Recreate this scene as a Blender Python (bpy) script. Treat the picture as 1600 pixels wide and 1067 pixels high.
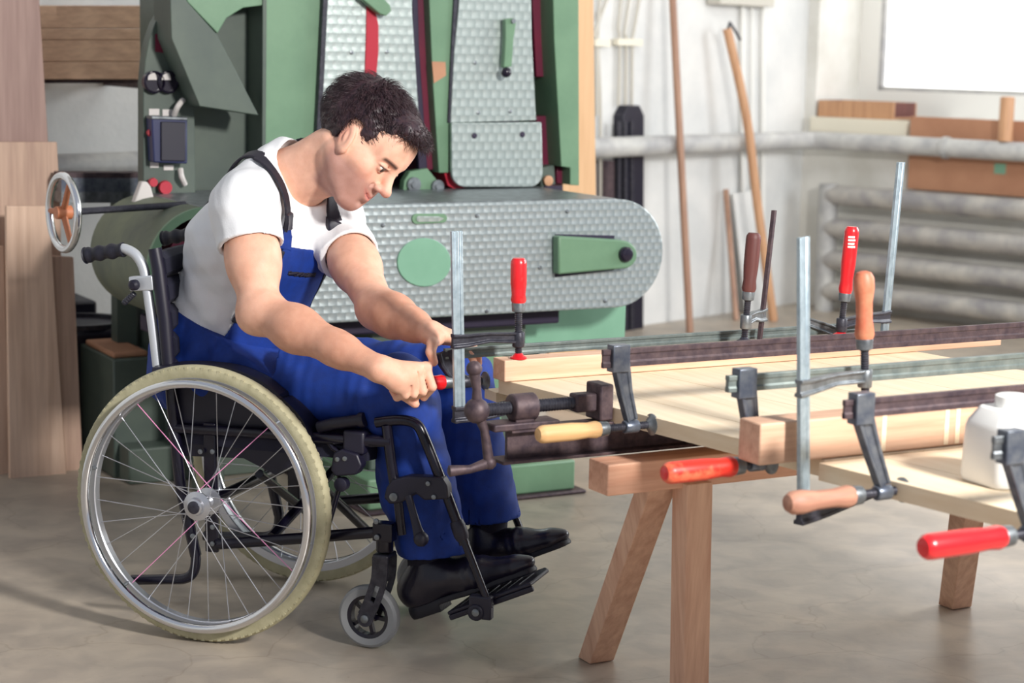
import bpy, bmesh, math, random
import numpy as np
from mathutils import Vector as V, Matrix
random.seed(7); np.random.seed(7)
for o in list(bpy.data.objects): bpy.data.objects.remove(o)
S = bpy.context.scene; COL = S.collection

# ---------------------------------------------------------------- camera
FPX, PIT, ROL, CH = 3000.0, math.atan(458.5/3000), .022, 1.29
FW = V((0, math.cos(PIT), -math.sin(PIT))); U0 = V((0, math.sin(PIT), math.cos(PIT))); R0 = V((1, 0, 0))
UC = U0*math.cos(ROL)-R0*math.sin(ROL); RC = R0*math.cos(ROL)+U0*math.sin(ROL); CP = V((0, 0, CH))
cam = bpy.data.objects.new('camera', bpy.data.cameras.new('camera')); COL.objects.link(cam); S.camera = cam
cam.matrix_world = Matrix(((RC.x, UC.x, -FW.x, 0), (RC.y, UC.y, -FW.y, 0), (RC.z, UC.z, -FW.z, CH), (0, 0, 0, 1)))
cam.data.sensor_width = 36; cam.data.lens = FPX*36/1600; cam.data.clip_end = 60
cam.data.dof.use_dof = True; cam.data.dof.focus_distance = 4.05; cam.data.dof.aperture_fstop = 4.2

# ---------------------------------------------------------------- world, lights, exposure
W = bpy.data.worlds.new('world'); S.world = W; W.use_nodes = True
W.node_tree.nodes['Background'].inputs[0].default_value = (.80, .86, 1.0, 1)
W.node_tree.nodes['Background'].inputs[1].default_value = .46
def area(name, loc, target, sx, sy, power, col=(1, 1, 1)):
    l = bpy.data.lights.new(name, 'AREA'); l.shape = 'RECTANGLE'; l.size = sx; l.size_y = sy; l.energy = power; l.color = col
    o = bpy.data.objects.new(name, l); COL.objects.link(o); o.location = loc
    o.rotation_euler = (V(target)-V(loc)).to_track_quat('-Z', 'Y').to_euler(); return o
area('softbox_light', (2.3, .9, 2.6), (-.2, 4.3, .6), .45, .45, 270, (1, .965, .92))
area('window_light_right', (4.3, 6.2, 2.0), (0, 5.6, .6), 2.4, 1.6, 130, (.93, .97, 1))
area('back_wall_light', (1.0, 6.6, 3.3), (1.5, 9.4, 1.0), 2.0, 1.2, 32, (1, .98, .95))
S.view_settings.view_transform = 'Standard'; S.view_settings.look = 'None'
S.view_settings.gamma = 1; S.view_settings.use_curve_mapping = False; S.view_settings.exposure = 0.0

# ---------------------------------------------------------------- photo helpers
def ray(u, v): return FW+RC*((u-800)/FPX)-UC*((v-533.5)/FPX)
def PL(u, v, o, n):
    d = ray(u, v); return CP+d*((V(o)-CP).dot(n)/d.dot(n))
def PZ(u, v, z): return PL(u, v, V((0, 0, z)), V((0, 0, 1)))
def PY(u, v, y): return PL(u, v, V((0, y, 0)), V((0, 1, 0)))
Z = V((0, 0, 1))
E1 = V((.872, .489, 0)).normalized(); E2 = V((.489, -.872, 0)).normalized()
# wheelchair frame
n1 = PZ(316, 1000, 0); n2 = PZ(478, 906, 0); CA = (n2-n1).normalized(); CF = V((CA.y, -CA.x, 0)); CO = n1+CA*.26
def PB(u, v, b): return PL(u, v, CO+CA*b, CA)
def CL(a, b, z): return CO+CF*a+CA*b+Z*z
def srgb(r, g, b):
    f = lambda c: (c/255/12.92) if c/255 <= .04045 else ((c/255+.055)/1.055)**2.4
    return (f(r), f(g), f(b), 1)

# ---------------------------------------------------------------- geometry collector
def frame(d, up=None):
    d = V(d).normalized()
    a = V(up) if up is not None else (V((0, 0, 1)) if abs(d.z) < .9 else V((1, 0, 0)))
    x = a-d*a.dot(d); x.normalize(); return x, d.cross(x)
class G:
    def __init__(s): s.v = []; s.f = []
    def add(s, vs, fs):
        n = len(s.v); s.v += [V(p) for p in vs]; s.f += [tuple(i+n for i in q) for q in fs]; return s
    def box(s, c, ax, ay, az, sx, sy, sz):
        c = V(c); ax, ay, az = V(ax)*sx/2, V(ay)*sy/2, V(az)*sz/2
        vs = [c+ax*i+ay*j+az*k for k in (-1, 1) for j in (-1, 1) for i in (-1, 1)]
        return s.add(vs, [(0, 1, 3, 2), (4, 6, 7, 5), (0, 4, 5, 1), (2, 3, 7, 6), (0, 2, 6, 4), (1, 5, 7, 3)])
    def abox(s, x0, x1, y0, y1, z0, z1): return s.box(((x0+x1)/2, (y0+y1)/2, (z0+z1)/2), (1, 0, 0), (0, 1, 0), (0, 0, 1), x1-x0, y1-y0, z1-z0)
    def beam(s, p, q, w, h, up=Z):
        p, q = V(p), V(q); d = (q-p); x, y = frame(d, up)
        return s.box((p+q)/2, d.normalized(), y, x, d.length, w, h)
    def prism(s, pts, ext):
        n = len(pts); pts = [V(p) for p in pts]; e = V(ext)
        return s.add(pts+[p+e for p in pts], [tuple(range(n)), tuple(range(2*n-1, n-1, -1))]+[(i, i+n, (i+1) % n+n, (i+1) % n) for i in range(n)])
    def tube(s, pts, r, n=12, up=None, sq=1.0, caps=True):
        pts = [V(p) for p in pts]; m = len(pts); rs = r if isinstance(r, (list, tuple)) else [r]*m
        x = None; vs = []
        for i, p in enumerate(pts):
            d = (pts[min(i+1, m-1)]-pts[max(i-1, 0)]).normalized()
            if x is None: x, y = frame(d, up)
            else:
                x = x-d*x.dot(d); x.normalize(); y = d.cross(x)
            for k in range(n):
                a = 2*math.pi*k/n; vs.append(p+(x*math.cos(a)+y*math.sin(a)*sq)*rs[i])
        fs = [(i*n+k, i*n+(k+1) % n, (i+1)*n+(k+1) % n, (i+1)*n+k) for i in range(m-1) for k in range(n)]
        if caps: fs += [tuple(range(n-1, -1, -1)), tuple(range((m-1)*n, m*n))]
        return s.add(vs, fs)
    def lathe(s, p, ax, prof, n=20):
        p = V(p); ax = V(ax).normalized(); x, y = frame(ax); vs = []
        for t, r in prof:
            for k in range(n):
                a = 2*math.pi*k/n; vs.append(p+ax*t+(x*math.cos(a)+y*math.sin(a))*max(r, 1e-5))
        m = len(prof)
        fs = [(i*n+k, i*n+(k+1) % n, (i+1)*n+(k+1) % n, (i+1)*n+k) for i in range(m-1) for k in range(n)]
        return s.add(vs, fs+[tuple(range(n-1, -1, -1)), tuple(range((m-1)*n, m*n))])
    def ball(s, c, r, n=12, sc=(1, 1, 1)):
        prof = []; c = V(c); vs = []
        for i in range(n//2+1):
            t = math.pi*i/(n//2)
            for k in range(n):
                a = 2*math.pi*k/n; vs.append(c+V((math.sin(t)*math.cos(a)*sc[0], math.sin(t)*math.sin(a)*sc[1], math.cos(t)*sc[2]))*r)
        return s.add(vs, [(i*n+k, i*n+(k+1) % n, (i+1)*n+(k+1) % n, (i+1)*n+k) for i in range(n//2) for k in range(n)])
    def ring(s, c, ax, sec, n=64, a0=0, a1=2*math.pi, xd=None):
        """sweep a closed section [(radius, axial)] about an axis"""
        c = V(c); ax = V(ax).normalized(); x, y = frame(ax, xd); full = abs(a1-a0) > 6.28; m = len(sec); vs = []
        N = n if full else n+1
        for i in range(N):
            a = a0+(a1-a0)*i/n; d = x*math.cos(a)+y*math.sin(a)
            for r, t in sec: vs.append(c+d*r+ax*t)
        fs = [(i*m+k, i*m+(k+1) % m, ((i+1) % N)*m+(k+1) % m, ((i+1) % N)*m+k) for i in range(n) for k in range(m)]
        if not full: fs += [tuple(range(m)), tuple(range(N*m-1, (N-1)*m-1, -1))]
        return s.add(vs, fs)
def circ(R, t, r, n=10, q=1): return [(R+math.cos(2*math.pi*k/n)*r, t+math.sin(2*math.pi*k/n)*r*q) for k in range(n)]
def smooth_path(pts, n=6):
    pts = [V(p) for p in pts]; out = []
    for i in range(len(pts)-1):
        a = pts[max(i-1, 0)]; b = pts[i]; c = pts[i+1]; d = pts[min(i+2, len(pts)-1)]
        for k in range(n):
            t = k/n; out.append(.5*((2*b)+(c-a)*t+(2*a-5*b+4*c-d)*t*t+(3*b-a-3*c+d)*t**3))
    return out+[pts[-1]]

def wpos(o):
    p = V((0, 0, 0))
    while o: p += o.location; o = o.parent
    return p
def obj(name, g, m, parent=None, bevel=0, sm=35, loc=None, mesh=None):
    o = None
    me = bpy.data.meshes.new(name); base = wpos(parent) if parent else V((0, 0, 0))
    org = V(loc) if loc is not None else (V((0, 0, 0)) if parent else sum((V(p) for p in g.v), V((0, 0, 0)))/len(g.v))
    if not parent and loc is None: org.z = min(p.z for p in g.v)
    sh = base+org
    me.from_pydata([tuple(p-sh) for p in g.v], [], g.f)
    bm = bmesh.new(); bm.from_mesh(me); bmesh.ops.recalc_face_normals(bm, faces=bm.faces); bm.to_mesh(me); bm.free()
    me.materials.append(m)
    if sm: me.shade_smooth(); me.set_sharp_from_angle(angle=math.radians(sm))
    o = bpy.data.objects.new(name, me); COL.objects.link(o); o.location = org
    if parent: o.parent = parent
    if bevel:
        b = o.modifiers.new('bevel', 'BEVEL'); b.width = bevel; b.segments = 2; b.limit_method = 'ANGLE'; b.angle_limit = math.radians(40)
    return o
def thing(name, loc, label, cat, group=None):
    o = bpy.data.objects.new(name, None); COL.objects.link(o); o.location = loc; o.empty_display_size = .05
    o['label'] = label; o['category'] = cat
    if group: o['group'] = group
    return o
def tag(o, label, cat, group=None):
    o['label'] = label; o['category'] = cat
    if group: o['group'] = group
    return o
def struct(name, g, m, **k):
    o = obj(name, g, m, **k); o['kind'] = 'structure'; return o

# ---------------------------------------------------------------- materials
def mat(name, col, rough=.5, metal=0, col2=None, scale=20, stretch=None, rot=0, bump=0, bscale=None, lo=.35, hi=.65, spec=None, coat=0, emit=0, sss=0):
    m = bpy.data.materials.new(name); m.use_nodes = True; nt = m.node_tree; b = nt.nodes['Principled BSDF']
    b.inputs['Base Color'].default_value = col; b.inputs['Roughness'].default_value = rough; b.inputs['Metallic'].default_value = metal
    if spec is not None: b.inputs['Specular IOR Level'].default_value = spec
    if coat: b.inputs['Coat Weight'].default_value = coat
    if emit: b.inputs['Emission Color'].default_value = col; b.inputs['Emission Strength'].default_value = emit
    if sss: b.inputs['Subsurface Weight'].default_value = sss; b.inputs['Subsurface Radius'].default_value = (.02, .008, .004); b.inputs['Subsurface Scale'].default_value = .5
    tc = nt.nodes.new('ShaderNodeTexCoord'); mp = nt.nodes.new('ShaderNodeMapping'); nt.links.new(tc.outputs['Object'], mp.inputs[0])
    r2 = nt.nodes.new('ShaderNodeVectorRotate'); r2.inputs['Axis'].default_value = (0, 0, 1); r2.inputs['Angle'].default_value = -rot
    nt.links.new(tc.outputs['Object'], r2.inputs['Vector']); nt.links.new(r2.outputs[0], mp.inputs[0])
    mp.inputs['Scale'].default_value = stretch or (1, 1, 1)
    if col2:
        n = nt.nodes.new('ShaderNodeTexNoise'); n.inputs['Scale'].default_value = scale; n.inputs['Detail'].default_value = 6; n.inputs['Roughness'].default_value = .6
        nt.links.new(mp.outputs[0], n.inputs['Vector'])
        cr = nt.nodes.new('ShaderNodeValToRGB'); cr.color_ramp.elements[0].position = lo; cr.color_ramp.elements[1].position = hi
        cr.color_ramp.elements[0].color = col; cr.color_ramp.elements[1].color = col2
        nt.links.new(n.outputs[0], cr.inputs[0]); nt.links.new(cr.outputs[0], b.inputs['Base Color'])
    if bump:
        n2 = nt.nodes.new('ShaderNodeTexNoise'); n2.inputs['Scale'].default_value = bscale or scale; n2.inputs['Detail'].default_value = 4
        nt.links.new(mp.outputs[0], n2.inputs['Vector'])
        bp = nt.nodes.new('ShaderNodeBump'); bp.inputs['Strength'].default_value = 1; bp.inputs['Distance'].default_value = bump
        nt.links.new(n2.outputs[0], bp.inputs['Height']); nt.links.new(bp.outputs[0], b.inputs['Normal'])
    return m
A1 = math.atan2(E1.y, E1.x)
def wood(name, c1, c2, ang=0, axis='x', k=1, rough=.55):
    st = {'x': (1.2*k, 22*k, 22*k), 'y': (22*k, 1.2*k, 22*k), 'z': (22*k, 22*k, 1.2*k)}[axis]
    return mat(name, srgb(*c1), rough, 0, srgb(*c2), 2.2, st, ang, .0004)
M = {}
M['floor'] = None
M['wall'] = mat('white_plaster', srgb(226, 226, 224), .85, 0, srgb(206, 208, 208), 2.2, bump=.002, bscale=30)
M['wallr'] = mat('white_plaster_right', srgb(230, 229, 224), .85, 0, srgb(208, 206, 198), 2.5, bump=.002, bscale=30)
M['green'] = mat('green_machine_paint', srgb(112, 146, 116), .42, 0, srgb(100, 134, 106), 5, bump=.0004, bscale=60)
M['green2'] = mat('pale_green_paint', srgb(126, 172, 146), .4, 0, srgb(118, 164, 138), 8)
M['olive'] = mat('dusty_olive_paint', srgb(116, 124, 100), .6, 0, srgb(84, 92, 84), 4, bump=.0006, bscale=50)
M['dkgreen'] = mat('dark_shaded_green', srgb(84, 96, 86), .5, 0, srgb(70, 82, 76), 5)  # darker green, with the shadow over the control cabinet put into the colour
M['dark'] = mat('dark_cavity_shade', srgb(34, 24, 52), .6)  # near-black colour stands in for shade in holes, recesses and the machine interior
M['maroon'] = mat('maroon_paint', srgb(112, 24, 52), .4, 0, srgb(92, 22, 50), 5)
M['red'] = mat('red_paint', srgb(178, 30, 52), .4)
M['black'] = mat('black_enamel', (.005, .004, .013, 1), .25, spec=.5)
M['blackm'] = mat('matt_black_plastic', (.008, .007, .020, 1), .45)
M['blackf'] = mat('black_quilted_fabric', (.008, .008, .024, 1), .8, bump=.0006, bscale=400)
M['rubber'] = mat('black_rubber', (.01, .01, .02, 1), .55)
M['castiron'] = mat('black_cast_iron', (.022, .022, .034, 1), .42, .3, (.05, .05, .065, 1), 60, bump=.0006, bscale=180)
M['galv'] = mat('galvanised_steel', srgb(176, 192, 200), .38, .55, srgb(148, 164, 174), 45, bump=.0003, bscale=120)
M['steel'] = mat('worn_steel', srgb(140, 146, 150), .4, .7, srgb(104, 108, 112), 40, bump=.0003, bscale=150)
M['rust'] = mat('rusty_dark_steel', srgb(92, 76, 78), .55, .35, srgb(62, 50, 58), 50, bump=.0006, bscale=120)
M['blue_steel'] = mat('blued_steel', srgb(84, 92, 108), .35, .6, srgb(120, 126, 134), 35, bump=.0003, bscale=100)
M['oldgreen'] = mat('greenish_grey_bar', srgb(128, 138, 134), .45, .4, srgb(98, 110, 110), 30, bump=.0003, bscale=100)
M['chrome'] = mat('chrome', (.75, .76, .78, 1), .14, 1)
M['alu'] = mat('brushed_aluminium', srgb(196, 198, 204), .3, .85)
M['silverp'] = mat('silver_paint', srgb(200, 204, 210), .35, .4)
M['tyre'] = mat('cream_rubber_tyre', srgb(186, 180, 148), .7, 0, srgb(170, 164, 132), 30, bump=.0004, bscale=300)
M['tyreg'] = mat('grey_rubber_tyre', srgb(140, 142, 144), .6)
M['redp'] = mat('red_lacquer', srgb(222, 28, 36), .3, coat=.4)
M['redworn'] = mat('worn_red_lacquer', srgb(214, 44, 30), .4, 0, srgb(226, 106, 74), 22, lo=.5, hi=.62)
M['orangew'] = mat('worn_orange_wood', srgb(186, 88, 62), .5, 0, srgb(202, 132, 100), 18)
M['redplate'] = mat('red_plastic', srgb(214, 22, 34), .35)
M['brownw'] = wood('brown_handle_wood', (112, 62, 56), (88, 48, 46), 0, 'z')
M['lightw'] = wood('light_handle_wood', (222, 182, 128), (196, 150, 100), A1, 'x')
M['pinkw'] = wood('weathered_handle_wood', (190, 140, 116), (152, 104, 86), A1, 'x')
M['table'] = wood('pale_spruce', (236, 218, 190), (226, 204, 172), math.atan2(E2.y, E2.x), 'x', .8)
M['endg'] = wood('pine_batten', (230, 192, 164), (208, 162, 132), A1, 'x')
M['trest'] = wood('trestle_pine', (232, 182, 152), (208, 152, 124), A1, 'x')
M['trestz'] = wood('trestle_leg_pine', (230, 190, 162), (206, 160, 134), 0, 'z')
M['wbeam'] = wood('planed_oak', (218, 180, 152), (194, 152, 126), A1, 'x')
M['plank1'] = wood('brown_plank_wood', (172, 142, 132), (152, 122, 114), 0, 'z')
M['plank2'] = wood('light_plank_wood', (232, 200, 176), (208, 174, 150), 0, 'z')
M['plank3'] = wood('tan_plank_wood', (208, 176, 154), (182, 150, 132), 0, 'z')
M['rackw'] = wood('stacked_timber', (240, 200, 166), (214, 172, 142), math.atan2(.743, .669), 'x')
M['stick'] = wood('broomstick_wood', (176, 138, 114), (150, 114, 96), 0, 'z')
M['stick2'] = wood('orange_stick_wood', (204, 158, 120), (180, 134, 100), 0, 'z')
M['tan'] = wood('tan_chipboard', (216, 176, 134), (206, 164, 122), 0, 'z')
M['card'] = mat('brown_cardboard', srgb(186, 138, 108), .8, 0, srgb(174, 126, 98), 6)
M['pipe'] = mat('grey_pipe_paint', srgb(196, 196, 192), .45, 0, srgb(160, 160, 162), 9, bump=.001, bscale=30)
M['rad'] = mat('dusty_radiator_paint', srgb(186, 182, 174), .5, 0, srgb(140, 138, 140), 7, bump=.001, bscale=30)
M['white'] = mat('white_paint', srgb(236, 236, 232), .5)
M['cream'] = mat('cream_paint', srgb(232, 226, 208), .6)
M['conduit'] = mat('grey_cable_sheath', srgb(196, 192, 182), .6)
M['glass'] = mat('frosted_window_pane', (1, 1, 1, 1), .4, emit=1.15)
M['whitep'] = mat('white_plastic', srgb(240, 240, 236), .35)
M['orange'] = mat('orange_spoke_paint', srgb(196, 122, 84), .5)
M['blue_box'] = mat('dark_blue_switch', srgb(38, 44, 84), .4)
M['gauge'] = mat('gauge_face', srgb(206, 200, 196), .4)
M['knobp'] = mat('black_knob', srgb(28, 22, 40), .25)
M['leather'] = mat('black_shoe_leather', (.012, .010, .022, 1), .28, spec=.5, bump=.0003, bscale=200)
M['sole'] = mat('black_shoe_sole', (.01, .01, .018, 1), .6)
M['pink'] = mat('pink_coated_spoke', srgb(244, 160, 206), .35, .1)
def floor_mat():
    m = mat('worn_concrete', srgb(180, 169, 154), .5, 0, srgb(154, 145, 134), 1.1, bump=.0012, bscale=14); nt = m.node_tree; b = nt.nodes['Principled BSDF']
    tc = nt.nodes['Texture Coordinate']; col = b.inputs['Base Color'].links[0].from_socket
    def noise(sc, d=5, dist=0):
        n = nt.nodes.new('ShaderNodeTexNoise'); n.inputs['Scale'].default_value = sc; n.inputs['Detail'].default_value = d; n.inputs['Distortion'].default_value = dist
        nt.links.new(tc.outputs['Object'], n.inputs['Vector']); return n
    def ramp(s, a, ca, bb, cb):
        r = nt.nodes.new('ShaderNodeValToRGB'); e = r.color_ramp.elements; e[0].position = a; e[0].color = ca; e[1].position = bb; e[1].color = cb; nt.links.new(s, r.inputs[0]); return r.outputs[0]
    def mul(a, c, fac=1, t='MULTIPLY'):
        x = nt.nodes.new('ShaderNodeMix'); x.data_type = 'RGBA'; x.blend_type = t; x.inputs[0].default_value = fac
        nt.links.new(a, x.inputs[6]); nt.links.new(c, x.inputs[7]); return x.outputs[2]
    w = noise(3, 4); vm = nt.nodes.new('ShaderNodeVectorMath'); vm.operation = 'MULTIPLY_ADD'; vm.inputs[1].default_value = (.35, .35, .35)
    nt.links.new(w.outputs['Color'], vm.inputs[0]); nt.links.new(tc.outputs['Object'], vm.inputs[2])
    vo = nt.nodes.new('ShaderNodeTexVoronoi'); vo.feature = 'DISTANCE_TO_EDGE'; vo.inputs['Scale'].default_value = 1.7; nt.links.new(vm.outputs[0], vo.inputs['Vector'])
    crack = ramp(vo.outputs['Distance'], .0, (.74, .7, .66, 1), .008, (1, 1, 1, 1))
    c = mul(col, crack, .55)
    c = mul(c, ramp(noise(9, 8, .6).outputs[0], .38, (.86, .85, .86, 1), .62, (1.08, 1.06, 1.04, 1)))
    c = mul(c, ramp(noise(60, 3).outputs[0], .66, (1, 1, 1, 1), .74, (.80, .76, .72, 1)), .6)
    nt.links.new(c, b.inputs['Base Color'])
    nt.links.new(ramp(noise(1.3, 5).outputs[0], .35, (.30, .30, .30, 1), .7, (.50, .50, .50, 1)), b.inputs['Roughness'])
    return m
M['floor'] = floor_mat()
def turned(name, sx, sz, dist=.003, base=(178, 190, 190), base2=(150, 164, 166)):
    """engine-turned sheet metal: overlapping swirl marks in rows"""
    m = mat(name, srgb(*base), .32, .55); nt = m.node_tree; b = nt.nodes['Principled BSDF']; tc = nt.nodes['Texture Coordinate']
    vr = nt.nodes['Vector Rotate']; vr.inputs['Angle'].default_value = -A1
    mp = nt.nodes['Mapping']; mp.inputs['Scale'].default_value = (1/sx, 0.0, 1/sz)
    mp.inputs['Location'].default_value = (0.3, .5, .2)
    sep = nt.nodes.new('ShaderNodeSeparateXYZ'); nt.links.new(mp.outputs[0], sep.inputs[0])
    def mt(op, a, c=None):
        n = nt.nodes.new('ShaderNodeMath'); n.operation = op
        for i, x in enumerate((a, c)):
            if x is None: continue
            if isinstance(x, (int, float)): n.inputs[i].default_value = x
            else: nt.links.new(x, n.inputs[i])
        return n.outputs[0]
    fx = mt('FRACT', mt('ADD', sep.outputs[0], mt('MULTIPLY', mt('FLOOR', sep.outputs[2]), .5))); fz = mt('FRACT', sep.outputs[2])
    dx = mt('SUBTRACT', fx, .02); dz = mt('SUBTRACT', fz, .5)
    d = mt('SQRT', mt('ADD', mt('MULTIPLY', dx, dx), mt('MULTIPLY', mt('MULTIPLY', dz, dz), .8)))
    nz = nt.nodes.new('ShaderNodeTexNoise'); nz.inputs['Scale'].default_value = 25; nt.links.new(tc.outputs['Object'], nz.inputs['Vector'])
    h = mt('ADD', d, mt('MULTIPLY', nz.outputs[0], .35))
    bp = nt.nodes.new('ShaderNodeBump'); bp.inputs['Strength'].default_value = 1; bp.inputs['Distance'].default_value = dist
    nt.links.new(h, bp.inputs['Height']); nt.links.new(bp.outputs[0], b.inputs['Normal'])
    r = nt.nodes.new('ShaderNodeValToRGB'); e = r.color_ramp.elements; e[0].position = .15; e[0].color = srgb(*base); e[1].position = .8; e[1].color = srgb(*base2)
    nt.links.new(d, r.inputs[0]); nt.links.new(r.outputs[0], b.inputs['Base Color'])
    return m
M['turned'] = turned('engine_turned_sheet', .026, .020, .0032, (184, 193, 194), (156, 167, 170))
M['turned2'] = turned('engine_turned_sheet_large', .030, .026, .0022, (196, 206, 202), (168, 180, 177))
# ================================================================ room
g = G(); g.abox(-7, 7, -1, 13, -.05, 0); struct('floor', g, M['floor'], loc=(0, 0, 0), sm=0)
YC = 10.0; corner = PY(1255, 219, YC); corner.z = 0
BD = V((.669, .743, 0)); RD = V((.743, -.669, 0)); BN = V((.743, -.669, 0)); RN = V((-.669, -.743, 0))
g = G(); g.prism([corner+BD*.0, corner-BD*10.5, corner-BD*10.5+Z*3.4, corner+Z*3.4], -BN*.2); struct('wall_back', g, M['wall'], loc=(0, 0, 0), sm=0)
# right wall with deep window niche
def PR(u, v, off=0): return PL(u, v, corner+RN*off, RN)
def rs(u, v, off=0): q = PR(u, v, off)-corner; return q.dot(RD), q.z
s0, _ = rs(1277, 100); zs = rs(1276, 182)[1]
WL = 6.5; g = G()
def RP(s, z, off=0): return corner+RD*s+RN*off+Z*z
def rbox(g, s0, s1, z0, z1, o0, o1): return g.box(RP((s0+s1)/2, (z0+z1)/2, (o0+o1)/2), RD, RN, Z, s1-s0, abs(o1-o0), z1-z0)
rbox(g, -.2, s0, 0, 3.4, -.5, 0); rbox(g, s0, WL, 0, zs, -.5, 0); rbox(g, s0, WL, 2.6, 3.4, -.5, 0); rbox(g, s0+3.0, WL, zs, 2.6, -.5, 0)
struct('wall_right', g, M['wallr'], loc=(0, 0, 0), sm=0)
g = G(); g.abox(-4.6, -4.4, -1, 8.0, 0, 3.4); struct('wall_left', g, M['wall'], loc=(0, 0, 0), sm=0)
g = G(); g.abox(-7, 9, 4.5, 13, 3.4, 3.5); struct('ceiling', g, M['wall'], loc=(0, 0, 0), sm=0)
# window
sw, zw = rs(1374, 141, -.42); wn = G()
rbox(wn, s0, sw, zs, 2.6, -.47, -.40); rbox(wn, sw, s0+3.0, zs, zw, -.47, -.40); rbox(wn, sw, s0+3.0, 2.52, 2.6, -.47, -.40); rbox(wn, s0+2.92, s0+3.0, zw, 2.52, -.47, -.40)
win = struct('window_1', wn, M['white'], loc=tuple(RP(s0, zs)), sm=0)
g = G(); rbox(g, sw, s0+2.92, zw, 2.52, -.45, -.44); obj('pane', g, M['glass'], win, sm=0)
g = G(); rbox(g, sw, sw+.02, zw, 2.52, -.44, -.405); rbox(g, sw, s0+2.92, zw, zw+.02, -.44, -.405); obj('window_sash', g, M['blue_steel'] if 0 else M['pipe'], win, sm=0)
se = rs(1421, 200)[0]
g = G(); rbox(g, s0-.01, se, zs-.075, zs+.0, -.39, .03); o = struct('trim_1', g, M['cream'], bevel=.004)
# wooden box on the sill
ba, bz = rs(1278, 180, .0); bb = rs(1396, 180, .0)[0]
t = thing('wooden_box', RP(ba, zs, -.1), 'small open brown wooden tray on the window sill, left of the window', 'box')
g = G(); rbox(g, ba, bb, zs+.001, zs+.012, -.22, .0); obj('bottom', g, M['stick2'], t)
for a_, b_, c_, d_ in ((ba, bb, -.012, 0), (ba, bb, -.22, -.208), (ba, ba+.012, -.208, -.012), (bb-.012, bb, -.208, -.012)):
    g = G(); rbox(g, a_, b_, zs+.012, zs+.085, c_, d_); obj('side_panel', g, M['brownw'] if b_-a_ < .1 else M['stick2'], t)
# big pipe round the corner
zp = PL(1255, 219, corner+BN*.12, BN).z
def pipe_run():
    g = G(); c = corner+BN*.12+RN*.12
    pts = [c-BD*7.2, c-BD*.16]; pts += [c-BD*.04+RD*.0-BD*.0+RD*.04]; pts += [c+RD*.16, c+RD*5]
    pts = [p+Z*zp for p in pts]; g.tube(pts, .046, 20); return g
o = obj('heating_pipe', pipe_run(), M['pipe']); tag(o, 'fat grey painted heating pipe running along both walls round the corner', 'pipe')
for k in range(3):
    g = G(); s = .9+k*1.5; g.ring(RP(s, zp, .12), RD, [(.047, -.012), (.054, -.012), (.054, .012), (.047, .012)], 24); g.beam(RP(s, zp, .066), RP(s, zp, 0), .012, .03)
    obj('pipe_bracket', g, M['pipe'], o)
# radiator
r1, z1 = rs(1303, 305, .13); 
t = thing('tube_radiator', RP(r1, 0, .13), 'ribbed radiator of fat horizontal dusty tubes below the window', 'radiator')
zt = [rs(1305, y, .13)[1] for y in (305, 356, 406, 455)]; zt.append(2*zt[3]-zt[2])
for z in zt:
    g = G(); g.tube([RP(r1-.02, z, .13), RP(r1+4.2, z, .13)], .052, 18); obj('radiator_tube', g, M['rad'], t)
g = G(); g.tube([RP(r1-.03, zt[-1]-.06, .13), RP(r1-.03, zt[0]+.055, .13)], .05, 16); obj('header_tube', g, M['pipe'], t)
for k in range(2):
    g = G(); g.tube([RP(r1+.3+k*2.5, 0, .13), RP(r1+.3+k*2.5, zt[-1], .13)], .02, 10); obj('foot', g, M['pipe'], t)
# cardboard behind the pipe on top of the radiator
c0, cz0 = rs(1419, 300, .03)
g = G(); zc1 = rs(1480, 184, .03)[1]; rbox(g, c0, c0+3, zt[0]+.053, zc1, .015, .045)
o = obj('cardboard_panel', g, M['card'], bevel=.002); tag(o, 'large brown board standing behind the pipe on top of the radiator', 'board')
g = G(); q = rs(1562, 262, .05); rbox(g, q[0]-.03, q[0]+.03, q[1]-.03, q[1]+.02, .0455, .047)
obj('sticker', g, M['green2'], o)
g = G(); a = rs(1571, 212, .0)[0]; rbox_c = RP(a, zs, -.06)
a = rs(1571, 212, .12)[0]; hD = rs(1571, 151, .12)[1]-(zp+.046); g.lathe(RP(a, zp+.046, .12), Z, [(-.0, .034), (hD-.008, .034), (hD, .030)], 18)
for i in range(len(g.v)): g.v[i] = g.v[i]+Z*0
o = obj('wooden_dowel', g, M['stick2']); 
# a ledge plank lying on the pipe for the dowel
tag(o, 'short round wooden post standing upright on the heating pipe under the window', 'post')
# sticks leaning on the back wall
def PW(u, v, off=0): return PL(u, v, corner+BN*off, BN)
def stick(name, pts, r, m, label, cat):
    g = G(); g.tube(pts, r, 12); o = obj(name, g, m); return tag(o, label, cat)
def lean(u0, v0, u1, v1, r, off0, off1):
    a = PW(u0, v0, off0); b = PW(u1, v1, off1); d = (b-a); k = a.z/(a.z-b.z); return a, a+d*k
a, b = lean(1048, -60, 1078, 520, .02, .10, .29); stick('broom_handle', [a, b], .0175, M['stick'], 'tall straight brown pole leaning on the back wall, left of the two', 'pole')
a, b = lean(1136, 45, 1210, 510, .02, .13, .32); o = stick('tool_handle', smooth_path([a, a.lerp(b, .3)+BN*.01+BD*.03, a.lerp(b, .6)+BD*.02, b]), .022, M['stick2'], 'bent orange-brown tool handle leaning on the back wall near the corner', 'pole')
g = G(); g.tube([a-Z*.02, a+Z*.03+BD*.02, a+BD*.07-Z*.01, a+BD*.11-Z*.05], .007, 8); obj('wire_hook', g, M['castiron'], o)
a, b = lean(1134, 296, 1152, 520, .02, .04, .2)
g = G(); g.beam(a, b, .022, .02); o = obj('batten_stick', g, M['stick']); tag(o, 'thin brown batten leaning at the left edge of a grey board', 'stick')
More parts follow.
